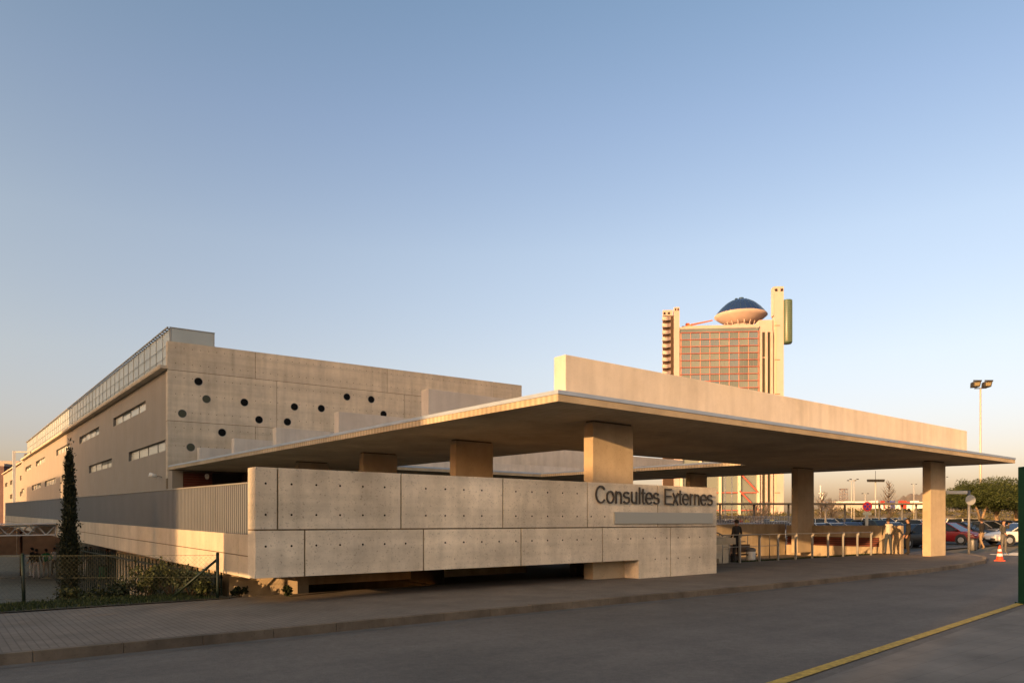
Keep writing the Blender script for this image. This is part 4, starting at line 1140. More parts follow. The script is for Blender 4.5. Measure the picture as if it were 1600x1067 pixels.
light_pole(1330.5, 130, 752, 'thin twin-arm light pole, shorter of the pair beside the lattice pylon', arm_light, .08)
light_pole(1334.5, 126, 750, 'thin twin-arm light pole, taller of the pair beside the lattice pylon', arm_light, .08)
light_pole(1352, 160, 772, 'small distant light pole just above the round sign', arm_light, .09)
light_pole(1133, 85, 742, 'slim grey light pole, first one right of the concrete wall', arm_light, .075)
light_pole(1143.5, 82, 742, 'slim pale light pole, second one right of the concrete wall', arm_light, .075)
light_pole(1476, 170, 746, 'distant light pole seen between the front column and the pines', arm_light, .08)
light_pole(1428, 200, 757, 'distant light pole standing before the hilltop', arm_light, .09)
# lattice pylon
c = at_depth(1318, 420); t = thing('lattice_pylon', 'hazy steel lattice pylon far behind the parked cars', 'pylon', tuple(c), TH-rad(90)); kk = 420/F
mb = MB(); H = 1.6+50*kk; wb, wt = 2.2, 1.4
for sx_ in (-1,1):
    for sy_ in (-1,1): mb.bar((sx_*wb,sy_*wb,0),(sx_*wt,sy_*wt,H),.25)
n = 7
for i in range(n):
    f0, f1 = i/n, (i+1)/n; a = wb+(wt-wb)*f0; b = wb+(wt-wb)*f1
    for s_ in (-1,1): mb.bar((-a,s_*a,H*f0),(b,s_*b,H*f1),.16); mb.bar((a,s_*a,H*f0),(-b,s_*b,H*f1),.16); mb.bar((-b,s_*b,H*f1),(b,s_*b,H*f1),.16)
mb.box(-2.2,2.2,-1.5,1.5,H,H+.3); mb.bar((0,0,H*.42),(8.5,0,H*.42),.35); mb.build('lattice', simple('pylon_steel',(.42,.32,.27),.7), t, world=False)
# white angled flag-like mast
c = at_depth(1282, 110); t = thing('signal_mast', 'white mast with a crossbar and a slanting stay beside the rear column', 'mast', tuple(c), TH-rad(90)); kk = 110/F
mb = MB(); mb.tube([(0,0,0),(0,0,1.6+56*kk)],.09,n=6); mb.build('shaft', WHITEM, t, world=False)
mb = MB(); mb.bar((-3*kk,0,1.6+43.5*kk),(5.5*kk,0,1.6+43.5*kk),.1); mb.bar((4*kk,0,1.6+43*kk),(1*kk,0,1.6+30*kk),.14); mb.build('crossbar', WHITEM, t, world=False)
# covered walkway
wk = thing('covered_walkway', 'long flat dark walkway roof on slim posts across the car park', 'walkway roof', tuple(at_depth(1300,62,.1)))
mb = MB()
for i in range(8):
    a = at_depth(1085+i*48,62); b = at_depth(1085+(i+1)*48,62); dpt = Vector((FW[0],FW[1],0))*2.2
    z0_, z1_ = EYE+26.2*62/F, EYE+28.6*62/F
    mb.hexa([Vector((p.x,p.y,z0_)) for p in (a,b,b+dpt,a+dpt)]+[Vector((p.x,p.y,z1_)) for p in (a,b,b+dpt,a+dpt)])
mb.build('roof', simple('walkway_roof',(.10,.085,.06),.7,noise=.2,nscale=2), wk)
for px_ in (1125,1178,1232,1320,1374,1431.5,1290,1410):
    a = at_depth(px_, 63); mb = MB(); mb.box(a.x-.06,a.x+.06,a.y-.06,a.y+.06,pz(a.x),EYE+26.2*62/F); mb.build('post', FRAME if px_ != 1290 else POLE, wk)

# far fence of pale bars and posts across the car park
ff = thing('parking_fence', 'pale upright bar fence along the car park behind the patio wall', 'fence', tuple(at_depth(1180,48)))
px_ = 1114.0
PB = simple('pale_bar',(.45,.43,.42),.5)
while px_ < 1240:
    a = at_depth(px_, 48+ (px_-1100)*.01); mb = MB(); mb.box(a.x-.018,a.x+.018,a.y-.018,a.y+.018,pz(a.x),1.95); px_ += 2.6; mb.build('bar', PB, ff)
mb = MB(); mb.bar(at_depth(1100,48,1.9), at_depth(1245,49.5,1.9), .05); mb.bar(at_depth(1100,48,1.5), at_depth(1245,49.5,1.5), .05); mb.build('rails', simple('pale_rail',(.4,.38,.38),.5), ff)

# ------------------------------------------------------------------ signs and small street things
fc = TH-rad(90)
c = at_depth(1355,48.5); t = thing('no_stopping_sign', 'round red and blue no stopping sign on a pale post behind the patio', 'road sign', tuple(c), fc)
zc = EYE+23*48.5/F
mb = MB(); mb.box(-.09,.09,.03,.1,pz(c.x),zc+.3); mb.build('post', POLE, t, world=False)
mb = MB(); mb.ring((0,0,zc),(1,0,0),(0,0,1),.0,.315,.025,n=32); pl = mb.build('red_disc', REDS, t, world=False)
# facing -y local : u x v = x × z = -y, good
mb = MB(); mb.ring((0,-.026,zc),(1,0,0),(0,0,1),.0,.215,.006,n=32); mb.build('blue_disc', BLUES, pl, world=False)
mb = MB()
for s_ in (-1,1): mb.bar((-.165,-.036,zc-s_*.165),(.165,-.036,zc+s_*.165),.006,.085,up=(-.7,0,.7*s_))
mb.build('red_cross', REDS, pl, world=False)
mb = MB(); mb.box(-.28,.28,-.012,.0,zc-.56,zc-.38); mb.build('sub_plate', simple('cream_plate',(.55,.5,.36),.5), t, world=False)
c = on_z(1514,862.5); t = thing('sign_post', 'grey sign post with a round sign seen from behind and a white direction board', 'sign post', tuple(c), fc)
D = (c.x*FW[0]+c.y*FW[1]); q = D/F
mb = MB(); mb.tube([(0,0,-.05),(0,0,EYE+48*q)],.062,n=10); mb.build('pole', simple('grey_pole',(.22,.21,.21),.5,metal=.3), t, world=False)
mb = MB(); mb.ring((0,-.12,EYE+33*q),(1,0,0),(0,0,1),0,.26,.02,n=28); mb.build('round_sign', simple('sign_back',(.45,.44,.42),.45,metal=.4), t, world=False)
mb = MB(); mb.box(-1.15,-.1,-.03,.03,EYE+42.5*q,EYE+47.5*q); mb.build('direction_board', WHITEM, t, world=False, bevel=.008)
c = on_z(1520,860); t = thing('street_bin', 'dark grey street bin at the foot of the grey sign post', 'bin', tuple(c), fc)
mb = MB(); mb.lathe([(0,0),(.16,0),(.2,.08),(.22,.62),(.2,.66),(.17,.62),(.16,.1)],18); mb.build('body', FRAME, t, world=False)
mb = MB(); mb.lathe([(.22,.58),(.235,.6),(.235,.65),(.22,.67)],18); mb.build('rim', LAMPD, t, world=False)
def cone(loc, h, label):
    t = thing('traffic_cone', label, 'traffic cone', loc, .3, 'traffic cones')
    mb = MB(); s_ = h/.72
    mb.box(-.22*s_,.22*s_,-.22*s_,.22*s_,0,.04*s_); mb.build('base', CONEO, t, world=False, bevel=.01)
    mb = MB(); mb.lathe([(.17*s_,.041*s_),(.15*s_,.07*s_),(.035*s_,.7*s_),(.02*s_,.72*s_),(0,.72*s_)],20); b = mb.build('cone', CONEO, t, world=False)
    rz2 = lambda z: (.15-(z-.07)*.115/.63*1.0)
    for z0,z1 in ((.22,.34),(.44,.54)):
        mb = MB(); mb.lathe([((rz2(z0)+.003)*s_,z0*s_),((rz2(z1)+.003)*s_,z1*s_)],20); mb.build('white_band', WHITEM, b, world=False)
cone(tuple(on_z(1562,876,RZ)), .69, 'large orange and white traffic cone at the pavement corner')
c = at_depth(1441.5,46); c.z = pz(c.x); cone(tuple(c), .42, 'small traffic cone in the shade before the black car')
c = at_depth(1607.5,15.4); t = thing('green_post', 'thick dark green metal post at the right edge of the photo', 'post', (c.x,c.y,RZ), fc)
mb = MB(); mb.box(-.16,.16,-.1,.1,0,2.87); mb.build('shaft', GREENP, t, world=False, bevel=.01)
mb = MB(); mb.box(-.2,.2,-.14,.14,0,.03); mb.build('foot_plate', GREENP, t, world=False)

# ------------------------------------------------------------------ cars
def make_car(name, label, style='hatch', pnt=None):
    t = thing(name, label, 'car')
    L, W, H = (4.05,1.70,1.46) if style == 'hatch' else (4.4,1.74,1.43) if style == 'saloon' else (4.3,1.78,1.62)
    hw = W/2
    # stations x, bottom z, belt z, half width
    if style == 'van': st = [(-L/2,.34,.78,.74),(-L/2+.08,.28,.98,.82),(-1.2,.24,1.0,.88),(0,.22,.98,.89),(1.0,.22,.96,.88),(1.6,.24,.86,.86),(L/2-.1,.28,.72,.78),(L/2,.36,.62,.66)]
    else: st = [(-L/2,.36,.70,.68),(-L/2+.07,.30,.90,.78),(-1.35,.24,.93,.84),(0,.20,.91,.85),(.95,.20,.90,.85),(1.45,.22,.84,.83),(L/2-.12,.26,.68,.75),(L/2,.36,.58,.62)]
    mb = MB(); vs = []; n = 0
    for x,zb,zs,w_ in st:
        ring = [(x,-w_*.9,zb),(x,-w_,zb+.12),(x,-w_*1.0,(zb+zs)/2+.03),(x,-w_*.985,zs-.05),(x,-w_*.90,zs),(x,0,zs+.03),(x,w_*.90,zs),(x,w_*.985,zs-.05),(x,w_,(zb+zs)/2+.03),(x,w_,zb+.12),(x,w_*.9,zb)]
        n = len(ring); vs += ring
    fs = [(i*n+j, i*n+(j+1)%n, (i+1)*n+(j+1)%n, (i+1)*n+j) for i in range(len(st)-1) for j in range(n)]
    fs += [list(range(n)), [(len(st)-1)*n+j for j in range(n)]]
    mb.add(vs, fs, 0, True)
    body = mb.build('body', pnt, t, world=False, bevel=.02)
    # greenhouse: (x, z, halfwidth) bottom and roof outlines
    if style == 'hatch': gb0, gt0, gt1, gb1 = -1.92,-1.45,.25,1.15
    elif style == 'saloon': gb0, gt0, gt1, gb1 = -1.55,-.95,.3,1.2
    else: gb0, gt0, gt1, gb1 = -2.08,-1.8,.55,1.35
    zb = st[3][2]-.02; wb, wt = st[3][3]*.95, st[3][3]*.76
    P = lambda x,w_,z: [(x,-w_,z),(x,w_,z)]
    v = P(gb0,wb,zb)+P(gt0,wt,H-.05)+P((gt0+gt1)/2,wt*1.02,H-.012)+P(gt1,wt,H-.05)+P(gb1,wb,zb)
    mb = MB(); mb.add(v, [(0,1,3,2),(2,3,5,4),(4,5,7,6),(6,7,9,8),(0,2,4,6,8),(1,9,7,5,3)], 0)
    mb.build('window_glass', CARGLASS, t, world=False)
    mb = MB()
    mb.hexa([(gt0-.02,-wt-.01,H-.055),(gt1+.02,-wt-.01,H-.055),(gt1+.02,wt+.01,H-.055),(gt0-.02,wt+.01,H-.055),(gt0+.05,-wt*.9,H-.005),(gt1-.08,-wt*.9,H-.005),(gt1-.08,wt*.9,H-.005),(gt0+.05,wt*.9,H-.005)])
    for s_ in (-1,1):
        for a,b,th in ((gb0,gt0,.09),(gb1,gt1,.06),((gb0+gb1)/2-.15,(gt0+gt1)/2-.1,.07)):
            mb.bar((a,s_*(wb+.006),zb),(b,s_*(wt+.006),H-.05),th,.03,up=(0,s_,0))
    mb.build('roof', pnt, t, world=False, bevel=.012)
    for x in (-L/2+.78, L/2-.82):
        for s_ in (-1,1):
            mb = MB(); yo = s_*(st[3][3]+.014)
            mb.tube([(x,yo-s_*.2,.31),(x,yo-s_*.02,.31),(x,yo,.31)],[.31,.31,.28],n=22); wv = mb.build('wheel', TYRE, t, world=False)
            mb = MB(); mb.tube([(x,yo-s_*.01,.31),(x,yo+s_*.006,.31)],[.2,.185],n=18)
            mb.build('rim', RIM, wv, world=False)
            mb = MB(); mb.tube([(x,s_*(st[3][3]-.10),.34),(x,s_*(st[3][3]+.006),.34)],.37,n=22); mb.build('wheel_arch', BUMP, t, world=False)
    for s_ in (-1,1):
        mb = MB(); mb.hexa([(L/2-.28,s_*.45,.60),(L/2-.02,s_*.38,.55),(L/2-.03,s_*.60,.55),(L/2-.25,s_*.76,.6),(L/2-.28,s_*.45,.72),(L/2-.05,s_*.38,.66),(L/2-.07,s_*.62,.66),(L/2-.28,s_*.77,.72)]); mb.build('headlight', HEADL, t, world=False)
        mb = MB(); mb.box(-L/2-.012,-L/2+.1,min(s_*.56,s_*.74),max(s_*.56,s_*.74),.68,.88); mb.build('tail_light', TAIL, t, world=False)
        mb = MB(); mb.box(.78,.95,min(s_*.86,s_*.98),max(s_*.86,s_*.98),.92,1.05); mb.build('wing_mirror', BUMP, t, world=False, bevel=.015)
    mb = MB(); mb.box(L/2-.06,L/2+.03,-.62,.62,.30,.44); mb.box(-L/2-.03,-L/2+.06,-.66,.66,.32,.46); mb.build('bumper', BUMP, t, world=False, bevel=.02)
    mb = MB(); mb.box(L/2+.03,L/2+.04,-.24,.24,.36,.45); mb.build('number_plate', PLATEW, t, world=False)
    mb = MB(); mb.box(-L/2-.04,-L/2-.03,-.24,.24,.50,.60); mb.build('number_plate', PLATEW, t, world=False)
    return t
PT = {n: paint('paint_'+n, c) for n,c in dict(black=(.012,.012,.014), red=(.20,.010,.012), silver=(.42,.42,.41), white=(.68,.66,.62), blue=(.03,.05,.14), grey=(.14,.14,.145), pale=(.34,.38,.42), green=(.03,.06,.045), wine=(.12,.015,.02)).items()}
protos = {s_: make_car('parked_car', 'x', s_, PT['black']) for s_ in ('hatch','saloon','van')}
used = set()
def car(px, D, head, style, colr, label, z=None):
    p = protos[style]
    o = p if style not in used else copy_tree(p)
    first = style not in used; used.add(style)
    c = at_depth(px, D); o.location = (c.x, c.y, pz(c.x) if z is None else z); o.rotation_euler = (0,0,head)
    o['label'] = label; o['group'] = 'cars parked in the car park'
    for ch in o.children:
        if ch.name.split('.')[0] in ('body','roof'):
            ch.material_slots[0].link = 'OBJECT'; ch.material_slots[0].material = PT[colr]
    return o
hR = TH-rad(90)                    # heading to the right across the picture
car(1597, 48, hR+math.pi, 'saloon', 'white', 'white saloon parked side-on behind the walking men')
car(1424, 45.5, hR+math.pi+.35, 'hatch', 'black', 'black hatchback behind the man in black')
car(1482, 50, hR-1.0, 'hatch', 'red', 'dark red hatchback half hidden by the front column')
car(1506, 54, hR-1.1, 'saloon', 'black', 'black saloon beside the red hatchback')
car(1513, 62, hR-.2, 'van', 'white', 'tall white people carrier behind the grey sign post')
car(1540, 57, hR-1.2, 'hatch', 'grey', 'grey hatchback under the forked pine')
car(1567, 59, hR-1.2, 'hatch', 'blue', 'dark blue hatchback between the two right pines')
car(1596, 60, hR-1.2, 'saloon', 'black', 'black saloon under the pine at the photo edge')
lab = {'silver':'silver','pale':'pale blue','blue':'dark blue','white':'white','grey':'grey','green':'dark green','wine':'wine red','black':'black','red':'red'}
row1 = [(1128,'silver','saloon','first car right of the concrete wall end'),(1148,'grey','hatch','behind the second slim light pole'),(1168,'pale','hatch','before the low bare tree'),(1190,'blue','saloon','before the ribbed tower base'),(1212,'white','van','before the tall tower shaft'),(1232,'silver','hatch','just left of the dark rear column'),
        (1280,'pale','saloon','just right of the dark rear column'),(1303,'silver','saloon','before the lattice pylon'),(1326,'blue','hatch','beneath the twin light poles'),(1347,'blue','saloon','at the foot of the no stopping sign'),(1368,'green','van','right of the no stopping sign post'),(1392,'pale','saloon','beyond the light-jacketed man'),(1440,'silver','van','beyond the black hatchback')]
for i,(px_,cl,stl,where) in enumerate(row1):
    car(px_, 58+R_.uniform(-1,1), hR-1.25+R_.uniform(-.06,.06), stl, cl, f'{lab[cl]} {"people carrier" if stl=="van" else "saloon" if stl=="saloon" else "hatchback"} in the near row, {where}')
row2 = [(1137,'white','van','seen between the two slim light poles'),(1160,'wine','hatch','over the roof of a grey hatchback'),(1200,'silver','van','under the tower shaft'),(1222,'black','saloon','left of the rear column'),(1290,'white','van','below the white signal mast'),(1318,'grey','van','below the lattice pylon'),(1340,'red','hatch','left of the no stopping sign'),(1378,'white','van','left of the man in the light jacket'),(1404,'silver','van','between the two standing men')]
for i,(px_,cl,stl,where) in enumerate(row2):
    car(px_, 76+R_.uniform(-1,1), hR-1.25+R_.uniform(-.06,.06), stl, cl, f'{lab[cl]} {"people carrier" if stl=="van" else "saloon" if stl=="saloon" else "hatchback"} in the far row, {where}')

# ------------------------------------------------------------------ people
def person(loc, head, h, label, shirt, trou, shoe, pose='stand', hair=None, group=None, back=None, coat=0.0, face=True):
    s_ = h/1.75
    t = thing('person', label, 'person', loc, head, group)
    J = {}; E = []
    def add(n, p, r, par=None):
        J[n] = (Vector(p), r, par)
    lk, rk = (.02,.02); 
    swing = .0
    add('pelvis',(0,0,.95),(.155,.115)); add('waist',(0,0,1.10),(.14,.10),'pelvis'); add('chest',(0,.005,1.29),(.165,.115),'waist'); add('upper',(0,-.01,1.42),(.12,.09),'chest')
    add('neck',(0,-.005,1.50),(.055,.058),'upper'); add('jaw',(0,.018,1.565),(.066,.075),'neck'); add('brow',(0,.012,1.655),(.076,.092),'jaw'); add('top',(0,.0,1.715),(.055,.065),'brow')
    arms = {'sit': [((.24,.06,1.17),(.13,.30,1.06)),((-.24,.06,1.17),(-.13,.30,1.06))],
            'stand': [((.25,-.02,1.16),(.27,.08,.93)),((-.25,-.02,1.16),(-.27,.08,.93))],
            'hips': [((.34,-.06,1.18),(.20,.06,1.02)),((-.34,-.06,1.18),(-.20,.06,1.02))],
            'walk': [((.25,.10,1.17),(.25,.26,.98)),((-.25,-.12,1.17),(-.27,-.10,.93))],
            'talk': [((.25,.03,1.16),(.12,.24,1.16)),((-.26,-.02,1.16),(-.27,.08,.93))],
            'pocket': [((.29,-.05,1.17),(.265,.03,.95)),((-.29,-.05,1.17),(-.265,.03,.95))],
            'shade': [((.26,.02,1.18),(.22,.22,1.05)),((-.30,.06,1.30),(-.14,.16,1.50))]}[pose]
    for sd_, (el, wr) in zip('lr', arms):
        sg = 1 if sd_ == 'l' else -1
        add('sh'+sd_,(sg*.175,-.01,1.41),(.068,.068),'upper'); add('el'+sd_,el,(.045,.045),'sh'+sd_); add('wr'+sd_,wr,(.031,.031),'el'+sd_)
        d = (Vector(wr)-Vector(el)).normalized(); d = (d+Vector((0,.25,-.25))).normalized(); sdv_ = Vector((0,1,0)).cross(d).normalized() if abs(d.y) < .9 else Vector((1,0,0))
        fwd = Vector((0,1,.0)); fwd = (fwd-d*fwd.dot(d)).normalized()
        pm = Vector(wr)+d*.065; add('pm'+sd_, pm, (.028,.034),'wr'+sd_)
        for k,(off,ln) in enumerate(((-.030,.062),(-.010,.076),(.011,.072),(.031,.056))):
            b0 = pm+fwd*off+d*.032; b1 = b0+d*ln*.55+Vector((-sg*.004,0,0)); b2 = b1+(d+Vector((-sg*.45,0,0))).normalized()*ln*.5
            add(f'f{k}a'+sd_, b0,(.010,.010),'pm'+sd_); add(f'f{k}b'+sd_, b1,(.0092,.0092),f'f{k}a'+sd_); add(f'f{k}c'+sd_, b2,(.0075,.0075),f'f{k}b'+sd_)
        tb = Vector(wr)+d*.035+fwd*.034; add('ta'+sd_, tb,(.012,.012),'pm'+sd_); add('tb'+sd_, tb+fwd*.022+d*.028,(.0095,.0095),'ta'+sd_)
    legs = {'sit': [((.12,.43,.97),(.12,.46,.57)),((-.12,.43,.97),(-.12,.46,.57))], 'walk': [((.10,.20,.52),(.11,.27,.10)),((-.10,-.04,.50),(-.11,-.26,.16))]}.get(pose, [((.115,.02,.50),(.13,-.02,.09)),((-.115,.03,.50),(-.14,.0,.09))])
    for sd_, (kn, an) in zip('lr', legs):
        sg = 1 if sd_ == 'l' else -1
        add('hp'+sd_,(sg*.09,0,.88),(.098,.10),'pelvis'); add('kn'+sd_,kn,(.062,.066),'hp'+sd_); add('an'+sd_,an,(.045,.048),'kn'+sd_)
        add('to'+sd_,(an[0]+sg*.02,an[1]+.15,an[2]-.045),(.036,.030),'an'+sd_)
    if pose == 'sit':
        for n_ in J: J[n_] = (J[n_][0]-Vector((0,0,.43 if n_[:2] not in ('an','to') else .48)), *J[n_][1:])
    names = list(J); idx = {n:i for i,n in enumerate(names)}
    me = bpy.data.meshes.new('body'); me.from_pydata([J[n][0]*s_ for n in names], [(idx[n], idx[J[n][2]]) for n in names if J[n][2]], [])
    o = bpy.data.objects.new('body', me); COL.objects.link(o)
    md = o.modifiers.new('skin','SKIN'); md.use_smooth_shade = True; md.branch_smoothing = .3
    for n in names:
        sv = me.skin_vertices[0].data[idx[n]]; sv.radius = (J[n][1][0]*s_, J[n][1][1]*s_); sv.use_root = (n == 'pelvis')
    ms = o.modifiers.new('sub','SUBSURF'); ms.levels = 1; ms.render_levels = 1
    dg = bpy.context.evaluated_depsgraph_get(); dg.update()
    m2 = bpy.data.meshes.new_from_object(o.evaluated_get(dg)); bpy.data.objects.remove(o); bpy.data.meshes.remove(me)
    m2.name = 'body'
    for m_ in (shirt, trou, SKIN, shoe): m2.materials.append(m_)
    if back: m2.materials.append(back)
    wrs = [J['wrl'][0]*s_, J['wrr'][0]*s_]; els = [J['ell'][0]*s_, J['elr'][0]*s_]
    for p in m2.polygons:
        c = p.center; z = c.z/s_ + (.43 if pose == 'sit' else 0); mi = 0
        if pose == 'sit' and z < .56: z = .05
        if z < .075 or (pose == 'walk' and z < .12): mi = 3
        elif z < .98-coat and abs(c.x) < .21*s_: mi = 1
        if z > 1.485 and abs(c.x) < .14*s_: mi = 2
        for w_, e_ in zip(wrs, els):
            dd = (w_-e_).normalized()
            if (c-w_).length < .22*s_ and (c-w_).dot(dd) > 0 and (abs(c.x) > abs(w_.x)-.05*s_ or c.y > .15*s_ or z > 1.0): mi = 2
        if back and mi == 0 and 1.02 < z < 1.47 and abs(c.x) < .165*s_: mi = 4
        p.material_index = mi; p.use_smooth = True
    dz_ = .43 if pose == 'sit' else 0
    # face: nose, ears, eyes, mouth joined into the same mesh
    bm = bmesh.new(); bm.from_mesh(m2)
    def blob(p, r, sc3, mi):
        g = bmesh.ops.create_icosphere(bm, subdivisions=1, radius=r*s_)
        for v in g['verts']: v.co = Vector((v.co.x*sc3[0],v.co.y*sc3[1],v.co.z*sc3[2]))+(Vector(p)-Vector((0,0,dz_)))*s_
        for v in g['verts']:
            for f in v.link_faces: f.material_index = mi; f.smooth = True
    blob((0,.098,1.612),.016,(.7,1,1.3),2)
    for sg in (-1,1): blob((sg*.075,.0,1.615),.024,(.4,.8,1.2),2); blob((sg*.03,.092,1.637),.009,(1,.5,.6),3)
    blob((0,.088,1.572),.02,(1.1,.4,.3),3)
    bm.to_mesh(m2); bm.free()
    ob = bpy.data.objects.new('body', m2); COL.objects.link(ob); ob.parent = t
    mb = MB(); n, rws_ = 14, 6; vs = []
    for i in range(rws_+1):
        f = i/rws_; ph = f*math.pi*.62
        for j in range(n):
            a = 2*math.pi*j/n; r = .088; back_ = math.sin(a) < .25
            pp_ = ph*(1.15 if back_ else .72)
            vs.append(Vector((math.cos(a)*math.sin(pp_)*r, math.sin(a)*math.sin(pp_)*r*1.16+.0, 1.645-dz_+math.cos(pp_)*.105))*s_)
    mb.add(vs, [(i*n+j,i*n+(j+1)%n,(i+1)*n+(j+1)%n,(i+1)*n+j) for i in range(rws_) for j in range(n)], 0, True)
    mb.build('hair', hair or HAIR, t, world=False)
    return t
cl = lambda n,c,r=.85: simple('cloth_'+n, c, r, noise=.15, nscale=14)
C_BLACK = cl('black',(.018,.016,.015)); C_BRN = cl('darkbrown',(.022,.017,.013)); C_CREAM = cl('cream',(.55,.49,.40)); C_JEAN = cl('jean',(.035,.042,.052)); C_TAN = cl('tan',(.30,.20,.11)); C_OLIVE = cl('olive',(.06,.055,.045)); C_GREY = cl('grey',(.12,.11,.10)); C_WHITE = cl('white',(.62,.60,.60)); C_GREEN = cl('green',(.012,.26,.14)); C_NAVY = cl('navy',(.02,.025,.045)); C_PINK = cl('pinkish',(.40,.34,.33)); C_RED = cl('redvest',(.55,.06,.03)); C_YEL = cl('yellowvest',(.65,.5,.05))
faceaway = hR                       # local +y = view direction
p = at_depth(1388,34.8); person(tuple(p), faceaway, 1.76, 'man seen from behind in a dark jacket with a cream back panel and jeans', C_BRN, C_JEAN, C_BLACK, 'pocket', back=C_CREAM)
p = on_z(1419,866.5); person(tuple(p), faceaway+rad(75), 1.76, 'man in black coat and trousers standing side-on beside the front column', C_BLACK, C_BRN, C_BLACK, 'stand', coat=.1)
p = on_z(1534,859.5); person(tuple(p), faceaway+rad(15), 1.76, 'man walking away in a black jacket and tan trousers behind the traffic cone', C_BLACK, C_TAN, C_BRN, 'walk', back=None)
p = on_z(1568,865,-.1); person(tuple(p), faceaway+rad(200), 1.78, 'man in an olive shirt and grey trousers facing the street beside the white car', C_OLIVE, C_GREY, C_BLACK, 'shade')
p = on_z(1151,878.5); person(tuple(p), faceaway+rad(30), 1.68, 'person in dark clothes standing behind the left end of the steel railing', C_BLACK, C_BLACK, C_BLACK, 'stand')
p = at_depth(1131,31.6); person((p.x,p.y-.05,-.25), math.pi, 1.66, 'person in dark clothes sitting on a bench at the end of the long wall', C_NAVY, C_BLACK, C_BLACK, 'sit')
for px_,D_,c1,lb in ((1157,66,C_RED,'worker in a red vest in the car park before the tower'),(1166,67,C_YEL,'worker in a yellow vest beside the one in red'),(1206,70,C_YEL,'worker in a yellow vest by the ribbed tower base')):
    a = at_depth(px_,D_); person((a.x,a.y,pz(a.x)), faceaway+rad(140), 1.9, lb, c1, C_NAVY, C_BLACK, 'stand')
G = None
yard = [(50,41,C_BLACK,C_WHITE,'talk',100,'pupil in a black top and white trousers, leftmost of the yard group'),(57,39.5,C_BLACK,C_PINK,'stand',20,'pupil in a black jacket seen from behind in the yard group'),
        (72,40.5,C_GREEN,C_PINK,'hips',60,'pupil in a green jacket and pale trousers left of the cypress'),(85,42,C_WHITE,C_GREY,'talk',200,'pupil in a white top just left of the cypress trunk'),
        (123,42,C_GREEN,C_WHITE,'stand',-60,'pupil in a green top just right of the cypress'),(134,41,C_GREY,C_WHITE,'talk',150,'pupil in a grey top and white trousers right of the cypress'),(141,43,C_OLIVE,C_GREY,'hips',190,'pupil in a dark olive top carrying hands on hips'),
        (168,40,C_GREEN if False else C_OLIVE,C_GREY,'talk',-70,'pupil in a dark top standing alone beside the green litter post'),(204,44,C_GREEN,C_WHITE,'stand',30,'pupil in green under the ramp edge, left one of the pair'),(228,45,C_BLACK,C_WHITE,'stand',170,'pupil in white trousers under the ramp edge, right one of the pair')]
for px_,D_,a_,b__,ps,ang,lb in yard:
    c = at_depth(px_,D_,YZ); person(tuple(c), faceaway+rad(ang), 1.66+R_.uniform(-.08,.08), lb, a_, b__, C_BLACK, ps, group=None)
c = at_depth(161,39.5,YZ); t = thing('litter_post', 'bright green slim litter bin standing in the school yard', 'bin', tuple(c), hR)
mb = MB(); mb.lathe([(0,0),(.19,0),(.2,.7),(.0,.7)],14); mb.build('body', simple('bin_green',(.01,.12,.06),.5), t, world=False)
mb = MB(); mb.lathe([(.205,.66),(.215,.68),(.215,.74),(.0,.78)],14); mb.build('lid', FENCEG, t, world=False)

# ------------------------------------------------------------------ unseen buildings beyond the left edge, shaped to shade the street
BXX = -45.0; tana = math.tan(SA)
def shade_block(label, q0, q1, h, z0=0.0, mat=None, name='shading_block'):
    y0, y1 = q0+tana*BXX, q1+tana*BXX
    t = thing(name, label, 'building', (BXX,(y0+y1)/2,0))
    mb = MB(); W = y1-y0; hl = []
    fl = max(1,int((h-z0-1)//3.4)); nb = max(1,int(W//3.6))
    for i in range(fl):
        for j in range(min(nb,24)):
            u = (j+.5)*W/min(nb,24); hl.append((u-.7,u+.7,z0+1.1+i*3.4-z0,z0+2.6+i*3.4-z0))
    holed_wall(mb, (BXX,y1,z0), (0,-1,0), (0,0,1), (1,0,0), W, h-z0, hl, .2)
    sh = -14*tana; ya, yb = y0+sh, y1+sh
    mb.quad((BXX-14,ya,z0),(BXX-14,yb,z0),(BXX-14,yb,h),(BXX-14,ya,h)); mb.quad((BXX-14,ya,z0),(BXX,y0,z0),(BXX,y0,h),(BXX-14,ya,h)); mb.quad((BXX-14,yb,z0),(BXX,y1,z0),(BXX,y1,h),(BXX-14,yb,h))
    mb.quad((BXX-14,ya,h-.02),(BXX,y0,h-.02),(BXX,y1,h-.02),(BXX-14,yb,h-.02))
    mb.build('wall', mat or BLK, t)
    mb = MB()
    for u0,u1,v0,v1 in hl: mb.quad((BXX-.18,y1-u0,z0+v0),(BXX-.18,y1-u1,z0+v0),(BXX-.18,y1-u1,z0+v1),(BXX-.18,y1-u0,z0+v1))
    mb.build('windows', GLASSD, t); tag(t.children[-1], kind='stuff')
    return t
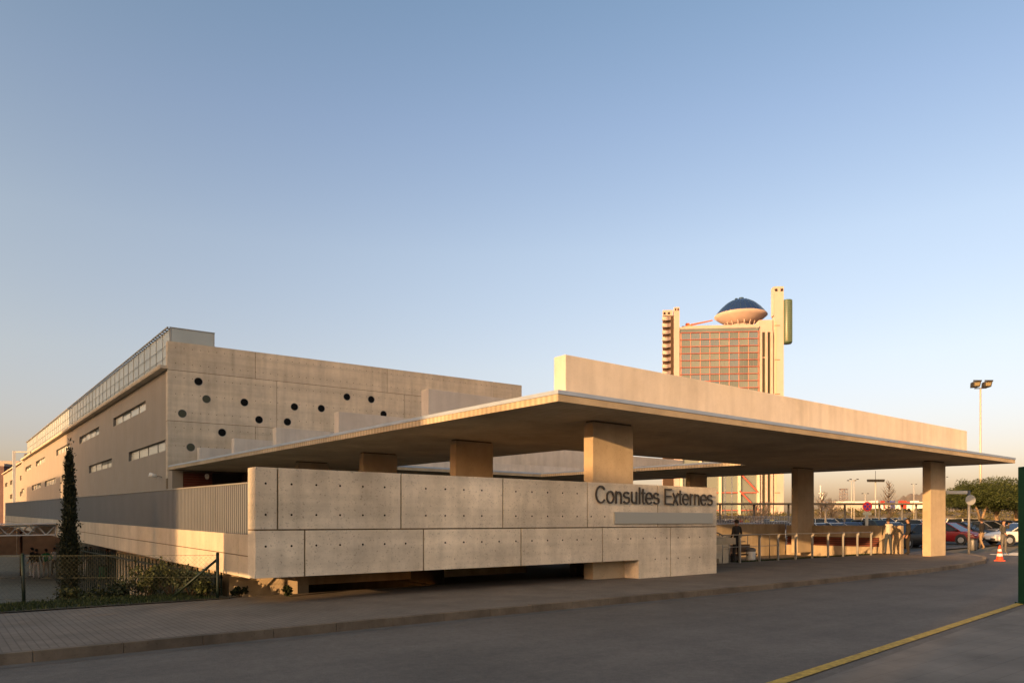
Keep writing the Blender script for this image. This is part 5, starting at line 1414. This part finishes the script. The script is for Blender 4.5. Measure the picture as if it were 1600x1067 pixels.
BLK = concrete('block_render', (.42,.34,.26), blotch=.08, streak=.1, pits=.1)
m_ = math.tan(SE)/math.cos(SA)
def top_for(z, x): return z + (x-BXX)*m_
shade_block('plain unseen block beyond the left edge, the one shading the road', -70, 2.0, top_for(.75,42))
shade_block('plain unseen block beyond the left edge, the one shading the long wall', 2.2, 13.1, top_for(2.38,18))
blk = shade_block('tall unseen block beyond the left edge, the one shading the grey side wall', 18.6, 87.3, top_for(17.5,11.3))
y0, y1 = 15.9+tana*BXX, 18.55+tana*BXX
mb = MB(); sh=-2*tana; a_,b__=top_for(3.5,11.3),top_for(17.5,11.3); mb.hexa([(BXX-2,y0+sh,a_),(BXX,y0,a_),(BXX,y1,a_),(BXX-2,y1+sh,a_),(BXX-2,y0+sh,b__),(BXX,y0,b__),(BXX,y1,b__),(BXX-2,y1+sh,b__)]); mb.build('shading_overhang', BLK, blk)  # invented overhang, added to put the canopy edge in shade
shade_block('lower unseen block beyond the left edge, shading the far side wall', 91.8, 128, top_for(6.6,BX))
t = thing('shade_board', 'added unseen board on two posts just beyond the left edge, shading the ramp beam', 'added board', (-2,13.6,0))  # made-up board out of view, placed to shade part of the ramp beam
mb = MB(); mb.box(-2.03,-1.97,12.2,14.4,1.62,2.42); mb.build('board', BROWNP, t)
for y in (12.35,14.25):
    mb = MB(); mb.tube([(-1.93,y,0),(-1.93,y,2.45)],.035,n=8); mb.build('post', FRAME, t)

t = thing('shade_hedge', 'added unseen hedge beyond the left edge, shading the verge', 'added hedge', (-3,16,0))  # hedge added out of view to keep the low sun off the verge
rng = random.Random(77); mb = MB()
for i in range(10500):
    leaf(mb, (rng.uniform(-3.45,-2.6), rng.uniform(12.3,18.9), rng.uniform(0,1.24)), rng.uniform(.06,.12), rng, 0, None, .6)
mb.build('foliage', SHRUBD, t)
mb = MB()
for i in range(12): mb.tube([(-3,13.6+i*.46,-.05),(-3+rng.uniform(-.2,.2),13.6+i*.46,.9)], .02, n=5)
mb.build('stems', BARK, t)
